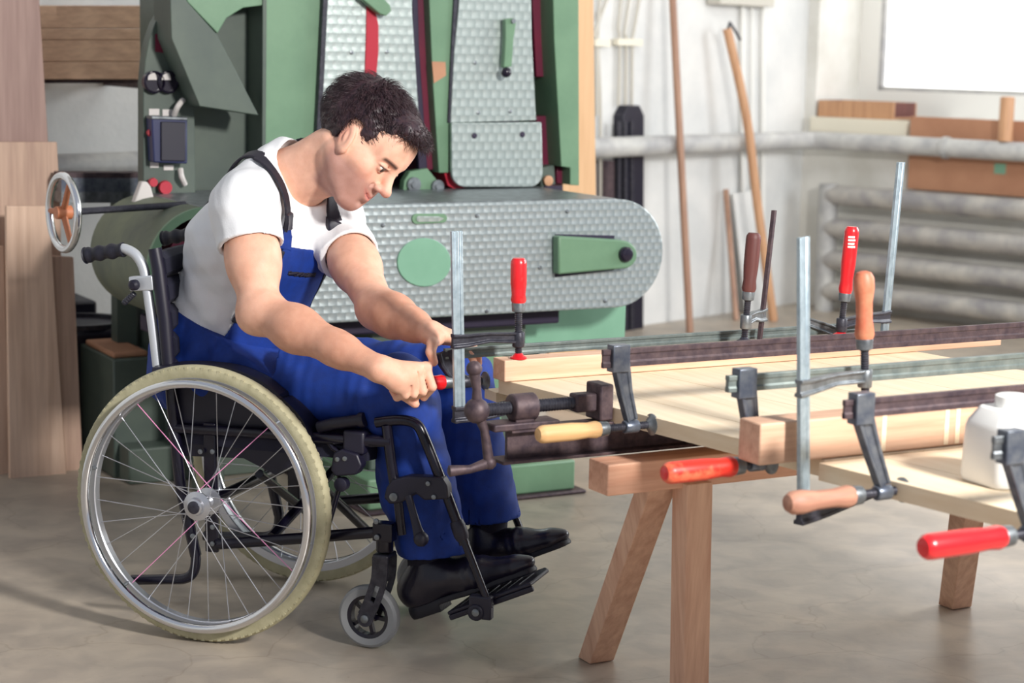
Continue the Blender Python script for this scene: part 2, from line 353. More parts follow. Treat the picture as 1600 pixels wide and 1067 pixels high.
a, b = lean(1160, 300, 1185, 520, .02, .02, .12)
g = G(); g.beam(a, b, .012, .17, up=BD); o = obj('leaning_board', g, M['wall']); tag(o, 'narrow off-white board leaning low on the back wall', 'board')
# cables and conduits
cab = [((938, -20), (934, 60), (938, 180), (940, 520)), ((955, -20), (930, 50), (932, 66), (933, 180)), ((972, -20), (966, 40), (968, 62), (966, 165)), ((986, -20), (976, 50), (978, 64), (977, 165)),
       ((1002, -20), (990, 50), (988, 66), (987, 165))]
for i, c in enumerate(cab):
    g = G(); g.tube(smooth_path([PW(u, v, .025) for u, v in c]), .008, 8); o = obj('cable', g, M['conduit'])
    tag(o, ['long straight cable nearest the green machine', 'cable bending sharply behind the first wall clip', 'leftmost of three cables entering the black duct', 'middle of three cables entering the black duct', 'rightmost cable entering the black duct'][i], 'cable', 'cables on the back wall')
for i, (u, w) in enumerate(((1160, .012), (1175, .007), (1192, .012))):
    g = G(); g.tube([PW(u, -60, .02), PW(u, 300 if i < 2 else 520, .02)], w, 10); o = obj('conduit', g, M['white'])
    tag(o, ['thick white conduit on back wall, left of three', 'thin white conduit on back wall, between two thicker ones', 'long white conduit on back wall, nearest the corner'][i], 'conduit')
for i, (a_, b_) in enumerate((((928, 62), (950, 72)), ((962, 62), (1000, 70)))):
    p, q = PW(a_[0], a_[1], .03), PW(b_[0], b_[1], .03); g = G(); g.box((p+q)/2, BD, BN, Z, (p-q).length, .03, .03); o = obj('cable_clip', g, M['cream'])
    tag(o, ['small cream cable clip on the wall beside the green machine', 'wide cream cable clip holding three cables'][i], 'clip')
g = G(); p, q = PW(1115, -6, .05), PW(1200, 4, .05); g.box((p+q)/2, BD, BN, Z, (p-q).length, .08, .06); o = obj('junction_box', g, M['conduit'], bevel=.004); tag(o, 'beige junction box above the conduits at the top edge', 'box')
g = G(); p, q = PW(975, 170), PW(975, 530)
g.prism([PW(958, 180), PW(958, 532), PW(990, 532), PW(991, 180), PW(984, 164), PW(966, 164)], BN*.06)
o = obj('cable_duct', g, M['blackm'], bevel=.004); tag(o, 'black vertical cable duct on the back wall behind the pipe', 'duct')
for k in range(3):
    g = G(); u = 963+k*10; g.prism([PW(u, 190, .06), PW(u, 530, .06), PW(u+5, 530, .06), PW(u+5, 190, .06)], BN*.01); obj('rib', g, M['castiron'], o)
g = G(); g.prism([PW(932, 250), PW(932, 560), PW(944, 560), PW(944, 250)], BN*.06); o = obj('cable_channel', g, M['rust']); tag(o, 'narrow dark channel below the pipe beside the tan panel', 'duct')

# ================================================================ left background: lumber
def plank(name, px, Y, th, m, label, cat='plank', tilt=.0, group=None, bev=.002):
    """px polygon on a vertical plane (parallel to the machine) at depth Y under the lower edge"""
    o0 = V((px[0][0]*0-1.3, Y, 0)); g = G(); g.prism([PL(u, v, o0, (E2-Z*tilt).normalized()) for u, v in px], -E2*th)
    o = obj(name, g, m, bevel=bev, sm=0); return tag(o, label, cat, group)
YB = 5.62
plank('leaning_plank', [(-60, -60), (58, -60), (82, 330), (82, 741), (-60, 751)], YB+.25, .03, M['plank1'], 'tall wide red-brown plank leaning behind all others at left edge')
plank('plywood_sheet', [(-40, 222), (89, 222), (95, 330), (100, 744), (-40, 752)], YB+.2, .02, M['plank3'], 'mid-height grey-brown plywood sheet behind the front boards')
plank('short_plank', [(-20, 385), (6, 385), (16, 749), (-20, 752)], YB+.1, .02, M['plank2'], 'pale plank cut by left frame edge')
plank('light_plank', [(10, 322), (77, 322), (83, 420), (104, 748), (16, 750)], YB+.02, .022, M['plank2'], 'light plank in front of the stack with handwheel shadow')
plank('side_plank', [(80, 400), (115, 402), (130, 745), (104, 748)], YB+.06, .022, M['plank3'], 'narrow tan plank right of the light plank')
# rack with stacked boards
t0 = YB+.55
for i, (y0, y1, x1) in enumerate(((8, 44, 268), (44, 62, 266), (62, 96, 262), (96, 124, 226))):
    o0 = PY(150, y1, t0); g = G(); y0s = y0+.6
    g.prism([PL(40, y0s, o0, E2), PL(40, y1, o0, E2), PL(x1, y1, o0, E2), PL(x1, y0s, o0, E2)], -E2*.4)
    o = obj('stacked_board', g, M['rackw'], sm=0, bevel=.002); tag(o, ['topmost board stacked on the wall rack, widest pale face', 'thin second board stacked on the wall rack', 'third board down on the wall rack', 'lowest board on the wall rack'][i], 'board', 'boards on the wall rack')
t = thing('lumber_rack', PY(150, 130, t0+.1), 'dark wall rack bracket under the stacked boards', 'rack')
o0 = PY(150, 130, t0+.04)
for u in (52, 236):
    g = G(); g.prism([PL(u, 126, o0, E2), PL(u, 140, o0, E2), PL(u+10, 140, o0, E2), PL(u+10, 126, o0, E2)], -E2*1.0)
    g.prism([PL(u, -60, o0, E2)-E2*.98, PL(u, 140, o0, E2)-E2*.98, PL(u+10, 140, o0, E2)-E2*.98, PL(u+10, -60, o0, E2)-E2*.98], -E2*.04)
    obj('bracket', g, M['rust'], t)
g = G(); g.prism([PL(60, 124.5, o0, E2), PL(60, 130, o0, E2), PL(236, 130, o0, E2), PL(236, 124.5, o0, E2)], -E2*.1); obj('rail', g, M['rust'], t)
# steel rail behind handwheel
t = thing('steel_rail', PZ(150, 745, 0)+V((0, .4, 0)), 'blue-grey steel fence rail behind the handwheel', 'rail')
o0 = PY(170, 300, 5.75)
for nm, a, b, m, th in (('top_flange', 270, 278, 'rust', .08), ('web', 278, 300, 'blue_steel', .05), ('bottom_flange', 300, 317, 'steel', .1)):
    g = G(); g.prism([PL(96, a, o0, E2), PL(96, b, o0, E2), PL(221, b, o0, E2), PL(221, a, o0, E2)], -E2*th); obj(nm, g, M[m], t, sm=0)
g = G(); q = PL(200, 317, o0, E2); g.box(V((q.x, q.y, q.z/2))-E2*.05, E1, E2, Z, .06, .06, q.z); obj('post', g, M['dkgreen'], t)
# dark bins
g = G(); o0 = PZ(150, 712, 0); c = o0; g.box(c+Z*.2-E2*.15+E1*.0, E1, E2, Z, .3, .3, .40); 
o = obj('waste_bin', g, M['blackm'], bevel=.02); tag(o, 'dark waste bin standing behind the left planks and wheel', 'bin')
g = G(); g.ring(c+Z*.4-E2*.15, Z, [(.13, -.004), (.15, -.004), (.15, .012), (.13, .012)], 24); obj('rim', g, M['castiron'], o)
g = G(); c = PZ(6, 720, 0)+V((0, .5, 0)); g.box(c+Z*.22, E1, E2, Z, .3, .25, .44); o = obj('dark_crate', g, M['blackm'], bevel=.01); tag(o, 'dark crate at the left edge behind the planks', 'crate')
# ================================================================ green sanding machine
Mo = PZ(575, 805, 0)
def PM(u, v, off=0): return PL(u, v, Mo+E2*off, E2)
MACH = thing('wide_belt_sander', Mo, 'large green belt sanding machine with swirl-patterned metal covers', 'machine')
def mp(name, px, off, th, m, bevel=.002, parent=None, sm=30, g=None):
    g = g or G(); g.prism([PM(u, v, off) for u, v in px], -E2*th); return obj(name, g, M[m], parent or MACH, bevel=bevel, sm=sm)
def arc(cx, cy, rx, ry, a0, a1, n=12): return [(cx+rx*math.cos(math.radians(a0+(a1-a0)*i/n)), cy+ry*math.sin(math.radians(a0+(a1-a0)*i/n))) for i in range(n+1)]
CO_ = .03   # case front offset
# lower belt case: stadium in machine coordinates
def ms(u, v, off): q = PM(u, v, off)-Mo; return q.dot(E1), q.z
sR, _ = ms(1036, 395, CO_); zT = ms(770, 316, CO_)[1]; zB = ms(770, 491, CO_)[1]; RR = (zT-zB)/2; zc = (zT+zB)/2
sL = ms(232, 400, CO_)[0]
def MP(s, z, off=0): return Mo+E1*s+E2*off+Z*z
def stad(s0, s1, r, n=16):
    return [(s1-r+r*math.sin(math.pi*i/n), zc+r*math.cos(math.pi*i/n)) for i in range(n+1)]+[(s0+r-r*math.sin(math.pi*i/n), zc-r*math.cos(math.pi*i/n)) for i in range(n+1)]
cs = ms(470, 400, CO_)[0]
pts = [(sR-RR+RR*math.sin(math.pi*i/20), zc+RR*math.cos(math.pi*i/20)) for i in range(21)]+[(cs, zB), (cs, zT)]
g = G(); g.prism([MP(s, z, CO_) for s, z in pts], -E2*.012); fc = obj('front_cover', g, M['turned'], MACH, bevel=.003)
pts2 = [(sR-RR+(RR-.02)*math.sin(math.pi*i/20), zc+(RR-.012)*math.cos(math.pi*i/20)) for i in range(21)]+[(cs, zB+.012), (cs, zT-.012)]
g = G(); g.prism([MP(s, z, CO_-.014) for s, z in pts2], -E2*.40); obj('belt_case', g, M['dark'], MACH)
g = G(); g.prism([MP(s, z, CO_-.013) for s, z in ((sL+RR, zT+.002), (sR-RR, zT+.002), (sR-RR, zT-.008), (sL+RR, zT-.008))], -E2*.55); obj('case_top', g, M['steel'], MACH, bevel=.002)
# left hood (curved olive shell)
sec = [(RR+.0, 0), (RR+.0, -.5), (RR-.012, -.5), (RR-.012, 0)]
g = G(); n = 24; P_ = []
for i in range(n+1):
    a = math.pi/2+math.pi*1.0*i/n
    for r, t in sec: P_.append(MP(sL+RR+math.cos(a)*(r*1.0), zc+math.sin(a)*r, CO_+t))
fs = [(i*4+k, i*4+(k+1) % 4, (i+1)*4+(k+1) % 4, (i+1)*4+k) for i in range(n) for k in range(4)]+[(0, 1, 2, 3), tuple(range(n*4+3, n*4-1, -1))]
g.add(P_, fs)
g.prism([MP(sL+RR, zT, CO_), MP(cs, zT, CO_), MP(cs, zT-.012, CO_), MP(sL+RR, zT-.012, CO_)], -E2*.5)
g.prism([MP(sL+RR, zB, CO_), MP(cs, zB, CO_), MP(cs, zB+.012, CO_), MP(sL+RR, zB+.012, CO_)], -E2*.5)
hood = obj('hood', g, M['olive'], MACH)
g = G(); P_ = []
for i in range(n+1):
    a = math.pi/2+math.pi*i/n
    for r, t in ((RR+.004, .002), (RR+.004, -.012), (RR-.018, -.012), (RR-.018, .002)): P_.append(MP(sL+RR+math.cos(a)*r, zc+math.sin(a)*r, CO_+t))
g.add(P_, fs); obj('hood_lip', g, M['green'], hood)
g = G(); g.lathe(MP(sL+RR+.02, zc, CO_-.03), -E2, [(0, .1), (0, RR-.035), (.35, RR-.035)], 32); obj('drive_drum', g, M['maroon'], MACH)
g = G(); g.prism([MP(sL+RR, zT-.02, CO_-.4), MP(cs, zT-.02, CO_-.4), MP(cs, zB+.02, CO_-.4), MP(sL+RR, zB+.02, CO_-.4)], -E2*.02); obj('back_plate', g, M['maroon'], MACH)
# details on front cover
ep = [(663+42*math.cos(2*math.pi*i/36), 410+38*math.sin(2*math.pi*i/36)) for i in range(36)]
mp('oval_plate', ep, CO_+.006, .006, 'green2', parent=fc)
mp('slot_plate', arc(651, 342, 7, 8, 90, 270, 8)+arc(692, 341, 7, 7, -90, 90, 8), CO_+.006, .006, 'green', parent=fc, bevel=.001)
mp('slot_inset', arc(655, 342, 4, 4.5, 90, 270, 6)+[(686, 338), (694, 341.5), (686, 346)], CO_+.008, .0025, 'turned2', parent=fc, bevel=0)
mp('latch_recess', [(868, 366), (960, 368), (960, 422), (868, 433)], CO_+.003, .004, 'dark', parent=fc, bevel=0)
lt = mp('latch', [(873, 369), (970, 375)]+arc(974, 398, 22, 22, -85, 85, 12)+[(960, 421), (873, 429)], CO_+.04, .035, 'green', parent=fc, bevel=.005)
for (u, v) in ((745, 337), (886, 330), (598, 352), (596, 480), (760, 486), (945, 470), (843, 418)):
    g = G(); g.lathe(PM(u, v, CO_), E2, [(0, .006), (.003, .006), (.005, .003)], 10); obj('screw', g, M['steel'], fc)
g = G(); g.lathe(PM(976, 397, CO_+.04), E2, [(0, .022), (.012, .022), (.018, .017), (.02, .008)], 20); obj('latch_pivot', g, M['knobp'], MACH)
# upper part: covers stand back
UO = ms(700, 292, 0); 
UO = (PZ(705, 296, zT)-Mo).dot(E2)      # offset of upper cover plane
def c2(nm, px, d, th, m, **k): return mp(nm, px, UO+d, th, m, **k)
T = -120
c2('frame_panel', [(414, T), (520, T), (505, 60), (494, 330), (411, 330)], -.01, .45, 'green')
mp('frame_edge', [(411, T), (418, T), (415, 330), (409, 330)], UO-.005, .46, 'dkgreen')
c2('back_panel', [(495, T), (870, T), (880, 300), (490, 300)], -.25, .05, 'dark')
c1 = c2('upper_cover', [(518, T), (642, T), (644, 20), (655, 190)]+[(648, 225), (625, 268), (590, 303), (560, 318), (489, 318), (497, 180), (509, 20)], .01, .012, 'turned2')
c2('cover_rim', [(511, T), (519, T), (497, 318), (489, 318)], .012, .04, 'castiron')
c2('belt', [(641, T), (668, T), (672, 60), (692, 262), (660, 268), (653, 150)], -.04, .2, 'maroon')
c2('belt_edge', [(641, T), (650, T), (655, 70), (668, 262), (655, 268), (648, 150)], -.02, .02, 'dark')
c2('divider', [(666, T), (719, T), (708, 120), (701, 270), (686, 270), (676, 120)], .0, .1, 'green')
c2('cover_slot', [(573, 2), (586, 10), (592, 40), (592, 80), (588, 122), (570, 122), (572, 60)], .014, .012, 'red', parent=c1)
lv = c2('cover_handle', [(566, -20), (582, -20), (610, 8), (612, 17), (604, 25), (594, 22), (563, -4)], .05, .03, 'green', parent=c1, bevel=.003)
cv2 = c2('upper_cover', [(722, T), (827, T), (831, 60), (838, 188), (704, 192), (710, 80), (717, 10)], .01, .014, 'turned2')
c2('cover_rim', [(716, T), (723, T), (711, 80), (705, 192), (700, 192), (705, 80)], .008, .05, 'castiron')
lp = c2('lower_plate', [(706, 192), (846, 191), (848, 262)]+arc(828, 270, 20, 22, 0, 90, 6)+arc(727, 270, 21, 22, 90, 180, 6), .025, .014, 'turned2')
for (u, v) in ((741, 212), (816, 210)):
    g = G(); g.lathe(PM(u, v, UO+.025), E2, [(0, .009), (.002, .009), (.003, .006)], 14); obj('bolt_hole', g, M['dark'], lp)
for (u, v) in ((747, 176), (797, 174), (742, 98), (604, 81), (549, 82)):
    g = G(); g.lathe(PM(u, v, UO+.01), E2, [(0, .006), (.003, .006), (.004, .003)], 10); obj('screw', g, M['steel'], cv2 if u > 700 else c1)
ch = c2('crank_arm', [(790, 30), (803, 28), (807, 36), (803, 60), (800, 104), (787, 106), (790, 60)], .045, .022, 'green', parent=cv2, bevel=.003)
g = G(); g.ball(PM(791, 113, UO+.05), .016, 14); obj('crank_knob', g, M['knobp'], cv2)
g = G(); g.lathe(PM(801, 33, UO+.045), E2, [(-.04, .007), (.008, .007)], 12); obj('crank_bolt', g, M['steel'], cv2)
c2('tape_piece', [(675, 96), (696, 97), (697, 118), (678, 130)], .004, .003, 'card', bevel=0)
# lower pulleys between the cover bottoms
pb = c2('pulley_bracket', [(641, 268), (668, 263), (690, 290), (692, 300), (630, 300), (632, 282)], .0, .03, 'green', bevel=.002)
for (u, v, r) in ((645, 288, .022), (682, 291, .020)):
    g = G(); g.lathe(PM(u, v, UO+.0), E2, [(0, r), (.012, r), (.012, r*.5), (.018, r*.5)], 20); obj('pulley', g, M['steel'], pb)
c2('roller_red', [(694, 270), (712, 268), (722, 292), (735, 297), (716, 298), (700, 290)], -.01, .2, 'red', bevel=0).name = 'roller'
c2('bracket', [(845, 262), (866, 258), (868, 288), (845, 292)], -.02, .05, 'dkgreen')
g = G(); g.lathe(PM(855, 282, UO-.015), E2, [(0, .016), (.01, .016), (.012, .008)], 16); obj('roller_end', g, M['stick2'], MACH)
# right side frame
c2('side_recess', [(826, T), (864, T), (866, 120), (838, 120)], -.08, .05, 'maroon')
c2('side_recess', [(838, 182), (868, 180), (880, 290), (846, 290)], -.08, .05, 'maroon')
c2('side_frame', [(862, T), (904, T), (905, 290), (891, 289), (891, 262), (877, 260), (866, 60)], .0, .35, 'green')
c2('side_foot', [(870, 260), (892, 262), (892, 289), (870, 286)], -.05, .1, 'maroon')
# control cabinet at the left (set back), its shadow put into the darker green
KO = UO-.04
def c3(nm, px, d, th, m, **k): return mp(nm, px, KO+d, th, m, **k)
c3('cabinet_side', [(296, T), (412, T), (412, 330), (300, 330)], -.08, .45, 'dkgreen')
cp = c3('control_panel', [(224, 330), (224, 130)]+[(227, 95), (233, 62), (242, 36), (253, 18), (266, T), (300, T), (306, 330)], 0, .05, 'dkgreen')
c3('chute', [(262, T), (275, T), (292, 2), (340, 55), (404, 180), (312, 166), (268, 60)], .12, .14, 'olive' if 0 else 'dkgreen')
c3('curved_gusset', [(300, T), (412, T), (412, 8), (380, 12), (354, 28), (340, 52), (292, 2)], .03, .05, 'green')
for u in (238, 260):
    gg = G(); gg.lathe(PM(u, 128, KO), E2, [(0, .031), (.02, .031), (.024, .026), (.014, .025)], 24); ga = obj('gauge', gg, M['knobp'], cp)
for u in (237, 259):
    gg = G(); gg.prism([PM(u+1+7*math.cos(a), 127+13*math.sin(a)-2, KO+.022) for a in [math.pi+math.pi*i/10 for i in range(11)]], -E2*.004); obj('gauge_face', gg, M['gauge'], cp)
for (a, b, c, d) in ((233, 170, 249, 180), (254, 171, 270, 181), (235, 252, 248, 262), (256, 258, 271, 266)):
    c3('label_plate', [(a, b), (c, b), (c, d), (a, d)], .004, .006, 'gauge', parent=cp, bevel=0)
c3('nameplate', [(243, 53), (262, 53), (262, 83), (243, 81)], .004, .006, 'maroon', parent=cp, bevel=0)
sb = c3('switch_box', [(237, 184), (293, 186), (293, 256), (240, 254)], .05, .05, 'blue_box', parent=cp, bevel=.004)
c3('switch_lid', [(252, 190), (290, 191), (290, 252), (252, 251)], .058, .01, 'blackm', parent=cp)
c3('box_top', [(237, 181), (293, 183), (293, 188), (237, 186)], .055, .05, 'steel', parent=cp)
gg = G(); gg.tube(smooth_path([PM(272, 180, KO+.02), PM(278, 166, KO+.04), (PM(286, 156, KO+.03))]), .008, 8); obj('cable', gg, M['gauge'], cp)
gg = G(); gg.tube(smooth_path([PM(282, 264, KO+.02), PM(284, 276, KO+.03), (PM(289, 288, KO+.02))]), .008, 8); obj('cable', gg, M['gauge'], cp)
for (u, v, r) in ((254, 292, .02), (235, 284, .013), (232, 207, .012)):
    gg = G(); gg.lathe(PM(u, v, KO), E2, [(0, r*.6), (.02, r*.6), (.02, r), (.03, r*.9)], 16); obj('push_button', gg, M['red'], cp)
g = G(); g.lathe(PM(309, 153, KO+.02), E2, [(0, .012), (.01, .01)], 12); obj('knob', g, M['knobp'], MACH)
# paper cone on the case
gg = G(); gg.prism([PZ(208, 318, zT), PZ(243, 318, zT), PZ(240, 312, zT)+Z*.0, PZ(212, 312, zT)], Z*.006)
q = PM(226, 284, UO+.06); gg = G(); gg.prism([PM(209, 319, UO+.06), PM(243, 318, UO+.06), PM(236, 292, UO+.06), PM(230, 284, UO+.06), PM(222, 284, UO+.06)], -E2*.03)
obj('guide_block', gg, M['gauge'], MACH, bevel=.003)
# base under the case
def mb(nm, s0, s1, z0, z1, o0, o1, m, bevel=.006):
    g = G(); g.box(MP((s0+s1)/2, (z0+z1)/2, (o0+o1)/2), E1, E2, Z, s1-s0, abs(o1-o0), z1-z0); return obj(nm, g, M[m], MACH, bevel=bevel)
sA = 0.0; sBr = ms(898, 770, 0)[0]
mb('base_plinth', sA, sBr, 0.012, .10, 0, -.75, 'green'); mb('base_skid', sA-.01, sBr+.03, 0, .012, .02, -.76, 'rust')
mb('pedestal', sA+.05, sBr-.12, .10, zB+.02, -.1, -.6, 'dkgreen')
mb('pedestal_door', sA+.12, sBr-.2, .14, .42, -.09, -.102, 'green')
mb('cross_beam', sL+.1, sR-.3, zB-.05, zB-.004, -.05, -.35, 'dark')
sC = ms(820, 500, -.3)[0]
mb('outboard_box', sC-.16, sC+.3, zB-.16, zB-.004, -.2, -.5, 'green2')
oL = (PZ(210, 745, 0)-Mo).dot(E2)
def sl(u, v): q = PL(u, v, Mo+E2*oL, E2)-Mo; return q.dot(E1), q.z
mb('left_base', sl(177, 600)[0], sl(330, 600)[0], 0.0, sl(210, 560)[1], oL, oL-.4, 'dkgreen'); mb('left_base_step', sl(185, 700)[0], sl(420, 700)[0], 0, sl(210, 690)[1], oL+.0, oL+.1, 'dkgreen')
mb('motor_mount', sl(180, 560)[0], sl(235, 560)[0], sl(210, 560)[1], sl(210, 551)[1], oL-.02, oL-.3, 'card')
mb('left_support', sL+.3, sL+.36, .0, zB+.02, -.38, -.5, 'dkgreen')
mb('rear_body', ms(300, 300, KO)[0], ms(900, 300, UO)[0], .1, zT, UO-.2, UO-.6, 'dkgreen')
# handwheel
hc = PM(99, 332, CO_-.12); hx = (E1*.93-E2*.1+Z*0).normalized()
HWt = obj('handwheel', G().ring(hc, hx, circ(.094, 0, .010, 12), 48), M['chrome'], MACH)
for k in range(3):
    x_, y_ = frame(hx); a = .5+2*math.pi*k/3; d = x_*math.cos(a)+y_*math.sin(a)
    g = G(); g.tube([hc+d*.012, hc+d*.088], [.009, .007], 8); obj('spoke', g, M['orange'], HWt)
g = G(); g.lathe(hc-hx*.02, hx, [(0, .016), (.04, .018)], 16); obj('hub', g, M['orange'], HWt)
g = G(); g.tube([hc, hc+hx*.34+Z*.01], .009, 10); obj('shaft', g, M['castiron'], HWt)
# tan panel behind the machine
g = G(); po = UO-.75
g.prism([PM(900, -160, po), PM(925, -160, po), PM(931, 290, po), PM(936, 560, po)*1.0, PM(860, 560, po), PM(860, -160, po)], -E2*.02)
for i in (3, 4, 9, 10): g.v[i].z = 0.0
o = obj('tan_panel', g, M['tan'], bevel=.001, sm=0); tag(o, 'tall tan chipboard panel standing behind the green machine', 'panel')
# ================================================================ workbench: trestle, panels, clamps
ZT, ZBt = .62, .59
TL = PZ(779, 592, ZT)
def TP(a, b, z=0): return V((TL.x, TL.y, 0))+E1*a+E2*b+Z*z
def tl(p): q = V(p)-TL; return q.dot(E1), q.dot(E2)
aE = tl(PZ(1400, 543, ZT))[0]; bN = tl(PZ(1181, 692, ZT))[1]
print('board len', aE, 'near', bN, 'edge a', tl(PZ(1181, 692, ZT)), tl(PZ(1280, 722, ZT)), tl(PZ(1520, 830, ZT)))
sk = tl(PZ(1181, 692, ZT))[0]/bN     # slight skew of the left edge
def board(name, a0f, a1, b0, b1, n, label, parts):
    t = thing(name, TP((a0f(b0)+a1)/2, (b0+b1)/2, ZBt), label, 'panel')
    w = (a1-a0f(b0))/n
    for k in range(n):
        x0, x1 = k*w+(.0004 if k else 0), (k+1)*w-.0004
        g = G(); p = [TP((a0f(b0)+x0), b0, ZBt), TP((a0f(b0)+x1), b0, ZBt), TP((a0f(b1)+x1), b1, ZBt), TP((a0f(b1)+x0), b1, ZBt)]
        g.prism(p, Z*(ZT-ZBt+(.0003 if k % 2 else 0))); obj('plank', g, M['table'], t, bevel=.0008, sm=0)
    return t
nb = tl(PZ(1186, 729, ZT)); bN2 = nb[1]+.004; print('nb', nb)
board('glued_board', lambda b: sk*b, aE, 0, bN2, 10, 'large pale glued wood board lying on the wooden trestle', 0)
a2 = tl(PZ(1296, 727, ZT)); a3 = tl(PZ(1592, 800, ZT)); sk2 = (a3[0]-a2[0])/(a3[1]-a2[1])
board('second_board', lambda b: a2[0]+sk2*(b-a2[1]), a2[0]+1.15, bN2+.012, a3[1]+.35, 9, 'second pale wood board in the foreground at the right edge', 0)
# wood block along the far edge
g = G(); g.box(TP(.66, .018, ZT+.0225), E1, E2, Z, 1.34, .05, .044); o = obj('pine_batten', g, M['endg'], bevel=.002); tag(o, 'pine batten lying along the far edge of the large board under clamps', 'batten')
o.location += V((0, 0, .0005))
# beam on the near edge
g = G(); hB = .070
g.box(TP(nb[0]+.40, bN2-.034, ZT+hB/2+.001), E1, E2, Z, .80, .06, hB); WB = obj('oak_beam', g, M['wbeam'], bevel=.003); tag(WB, 'thick planed wood beam lying across the near side of the board', 'beam')
for u in (.22, .26, .40, .425): 
    g = G(); g.box(TP(nb[0]+u+.0, bN2-.0038, ZT+hB/2+.001), E1, E2, Z, .010, .001, hB-.006); obj('chalk_mark', g, M['table'], WB)
# battens carrying the boards on the trestle
CRb = tl(PZ(948, 646, .605))[1]; trZ = PL(790, 722, TP(0, CRb, 0), E2).z
print('trZ', trZ)
# trestle: beam and four legs
f1 = PZ(930, 1028, 0); f2 = PZ(1490, 945, 0); L0 = tl(f1); 
tb0 = PZ(922, 716, trZ); tb = tl(tb0)
TR = thing('trestle', TP(tb[0]+.6, tb[1], 0), 'low pine trestle carrying the large pale board and iron clamp', 'trestle')
g = G(); tE = tl(PL(1517, 740, tb0, E2))[0]+.12; g.box(TP((tb[0]+tE)/2, tb[1]+.03, trZ-.03), E1, E2, Z, tE-tb[0], .07, .06); obj('beam', g, M['trest'], TR, bevel=.003, sm=0)
def leg(top, bot):
    x = E1; y = E2; w, t_ = .060, .05
    pts = [top-x*w/2-y*t_/2, top+x*w/2-y*t_/2, top+x*w/2+y*t_/2, top-x*w/2+y*t_/2]
    g = G(); g.prism(pts, bot-top); obj('leg', g, M['trestz'], TR, bevel=.002, sm=0)
ft1 = tl(PZ(931, 1030, 0)); ft2 = tl(PZ(1076, 1112, 0)); tp1 = tl(PL(1024, 752, tb0, E2)); tp2 = tl(PL(1078, 742, tb0+E2*.06, E2))
for k in (0,):
    da = 0
    leg(TP(tp1[0]+da, tb[1]+.012, trZ-.05), TP(ft1[0]+da, ft1[1], .001)); leg(TP(tp2[0]+da+.01, tb[1]+.055, trZ-.05), TP(ft2[0]+da, ft2[1], .001))
ftA = PZ(1492, 946, .001); tA = tl(PL(1517, 740, tb0, E2)); leg(TP(tA[0], tb[1]+.012, trZ-.05), ftA); fa = tl(ftA)[0]
leg(TP(tA[0]+.03, tb[1]+.055, trZ-.05), TP(fa+.10, ft2[1], .001))
aF1 = 0; print('far leg', tA, fa, tb)
print('trestle', tb, 'foot', L0, tl(f2), aF1, tl(PZ(1077, 1112, 0)))
# spacer battens from trestle to board (under the boards)
for i, (a, lab) in enumerate(((tb[0]+.62, 'spacer block under the board on the trestle, nearer the middle'), (tb[0]+1.12, 'spacer block under the board at the far trestle end'))):
    g = G(); g.box(TP(a, tb[1]+.03, (trZ+ZBt)/2), E1, E2, Z, .06, .2, ZBt-trZ-.001); o = obj('spacer_block', g, M['trest'], bevel=.002); tag(o, lab, 'block')
g = G(); q = tl(PZ(766, 610, ZBt)); g.box(TP(q[0]+.20, q[1]+.0, ZBt-.0105), E1, E2, Z, .40, .05, .02); o = obj('thin_batten', g, M['table'], bevel=.001, sm=0); tag(o, 'thin pale batten under the far-left corner of the board', 'batten')
# second trestle carrying the near board (out of frame / hidden)
# ---- iron cramp lying on the trestle
ca = (tl(PL(790, 722, TP(0, CRb, 0), E2))[0], CRb); CR = thing('iron_sash_clamp', TP(ca[0]+.3, ca[1], trZ), 'old rusty iron clamp with crank handle under the board', 'clamp')
bh = .062
g = G(); g.box(TP(ca[0]+.45, ca[1], trZ+.001+bh/2), E1, E2, Z, .9, .010, bh); g.box(TP(ca[0]+.45, ca[1], trZ+.004), E1, E2, Z, .94, .055, .006); g.box(TP(ca[0]+.45, ca[1], trZ+bh-.001), E1, E2, Z, .9, .045, .006)
obj('rail', g, M['rust'], CR, bevel=.001)
zsx = PL(800, 637, TP(0, ca[1], 0), E2).z; sx0 = tl(PL(745, 640, TP(0, ca[1], 0), E2))[0]; sx1 = tl(PL(905, 634, TP(0, ca[1], 0), E2))[0]
def thread(g, p, q, r, pitch=.004, n=14):
    p, q = V(p), V(q); L = (q-p).length; d = (q-p)/L; k = max(2, int(L/pitch)); prof = [(0, r*.8)]
    for i in range(k): prof += [(L*(i+.25)/k, r), (L*(i+.6)/k, r*.84)]
    prof.append((L, r*.8)); g.lathe(p, d, prof, n)
g = G(); thread(g, TP(sx0, ca[1], zsx), TP(sx1+.01, ca[1], zsx), .0125, .006); obj('spindle', g, M['castiron'], CR)
sm_ = tl(PL(815, 637, TP(0, ca[1], 0), E2))[0]
g = G(); g.lathe(TP(sm_-.025, ca[1], zsx), E1, [(0, .02), (.003, .026), (.05, .026), (.053, .02)], 20); g.box(TP(sm_, ca[1], (trZ+bh+zsx)/2), E1, E2, Z, .04, .03, zsx-trZ-bh); obj('nut_block', g, M['rust'], CR, bevel=.002)
g = G(); g.box(TP(sm_+.0, ca[1], trZ+bh+.008), E1, E2, Z, .14, .05, .014); obj('slide_plate', g, M['rust'], CR, bevel=.003)
g = G(); g.box(TP(sx1+.045, ca[1], zsx+.0), E1, E2, Z, .03, .055, .07); g.box(TP(sx1+.01, ca[1], zsx), E1, E2, Z, .05, .03, .035)
jaw = obj('jaw', g, M['rust'], CR, bevel=.004)
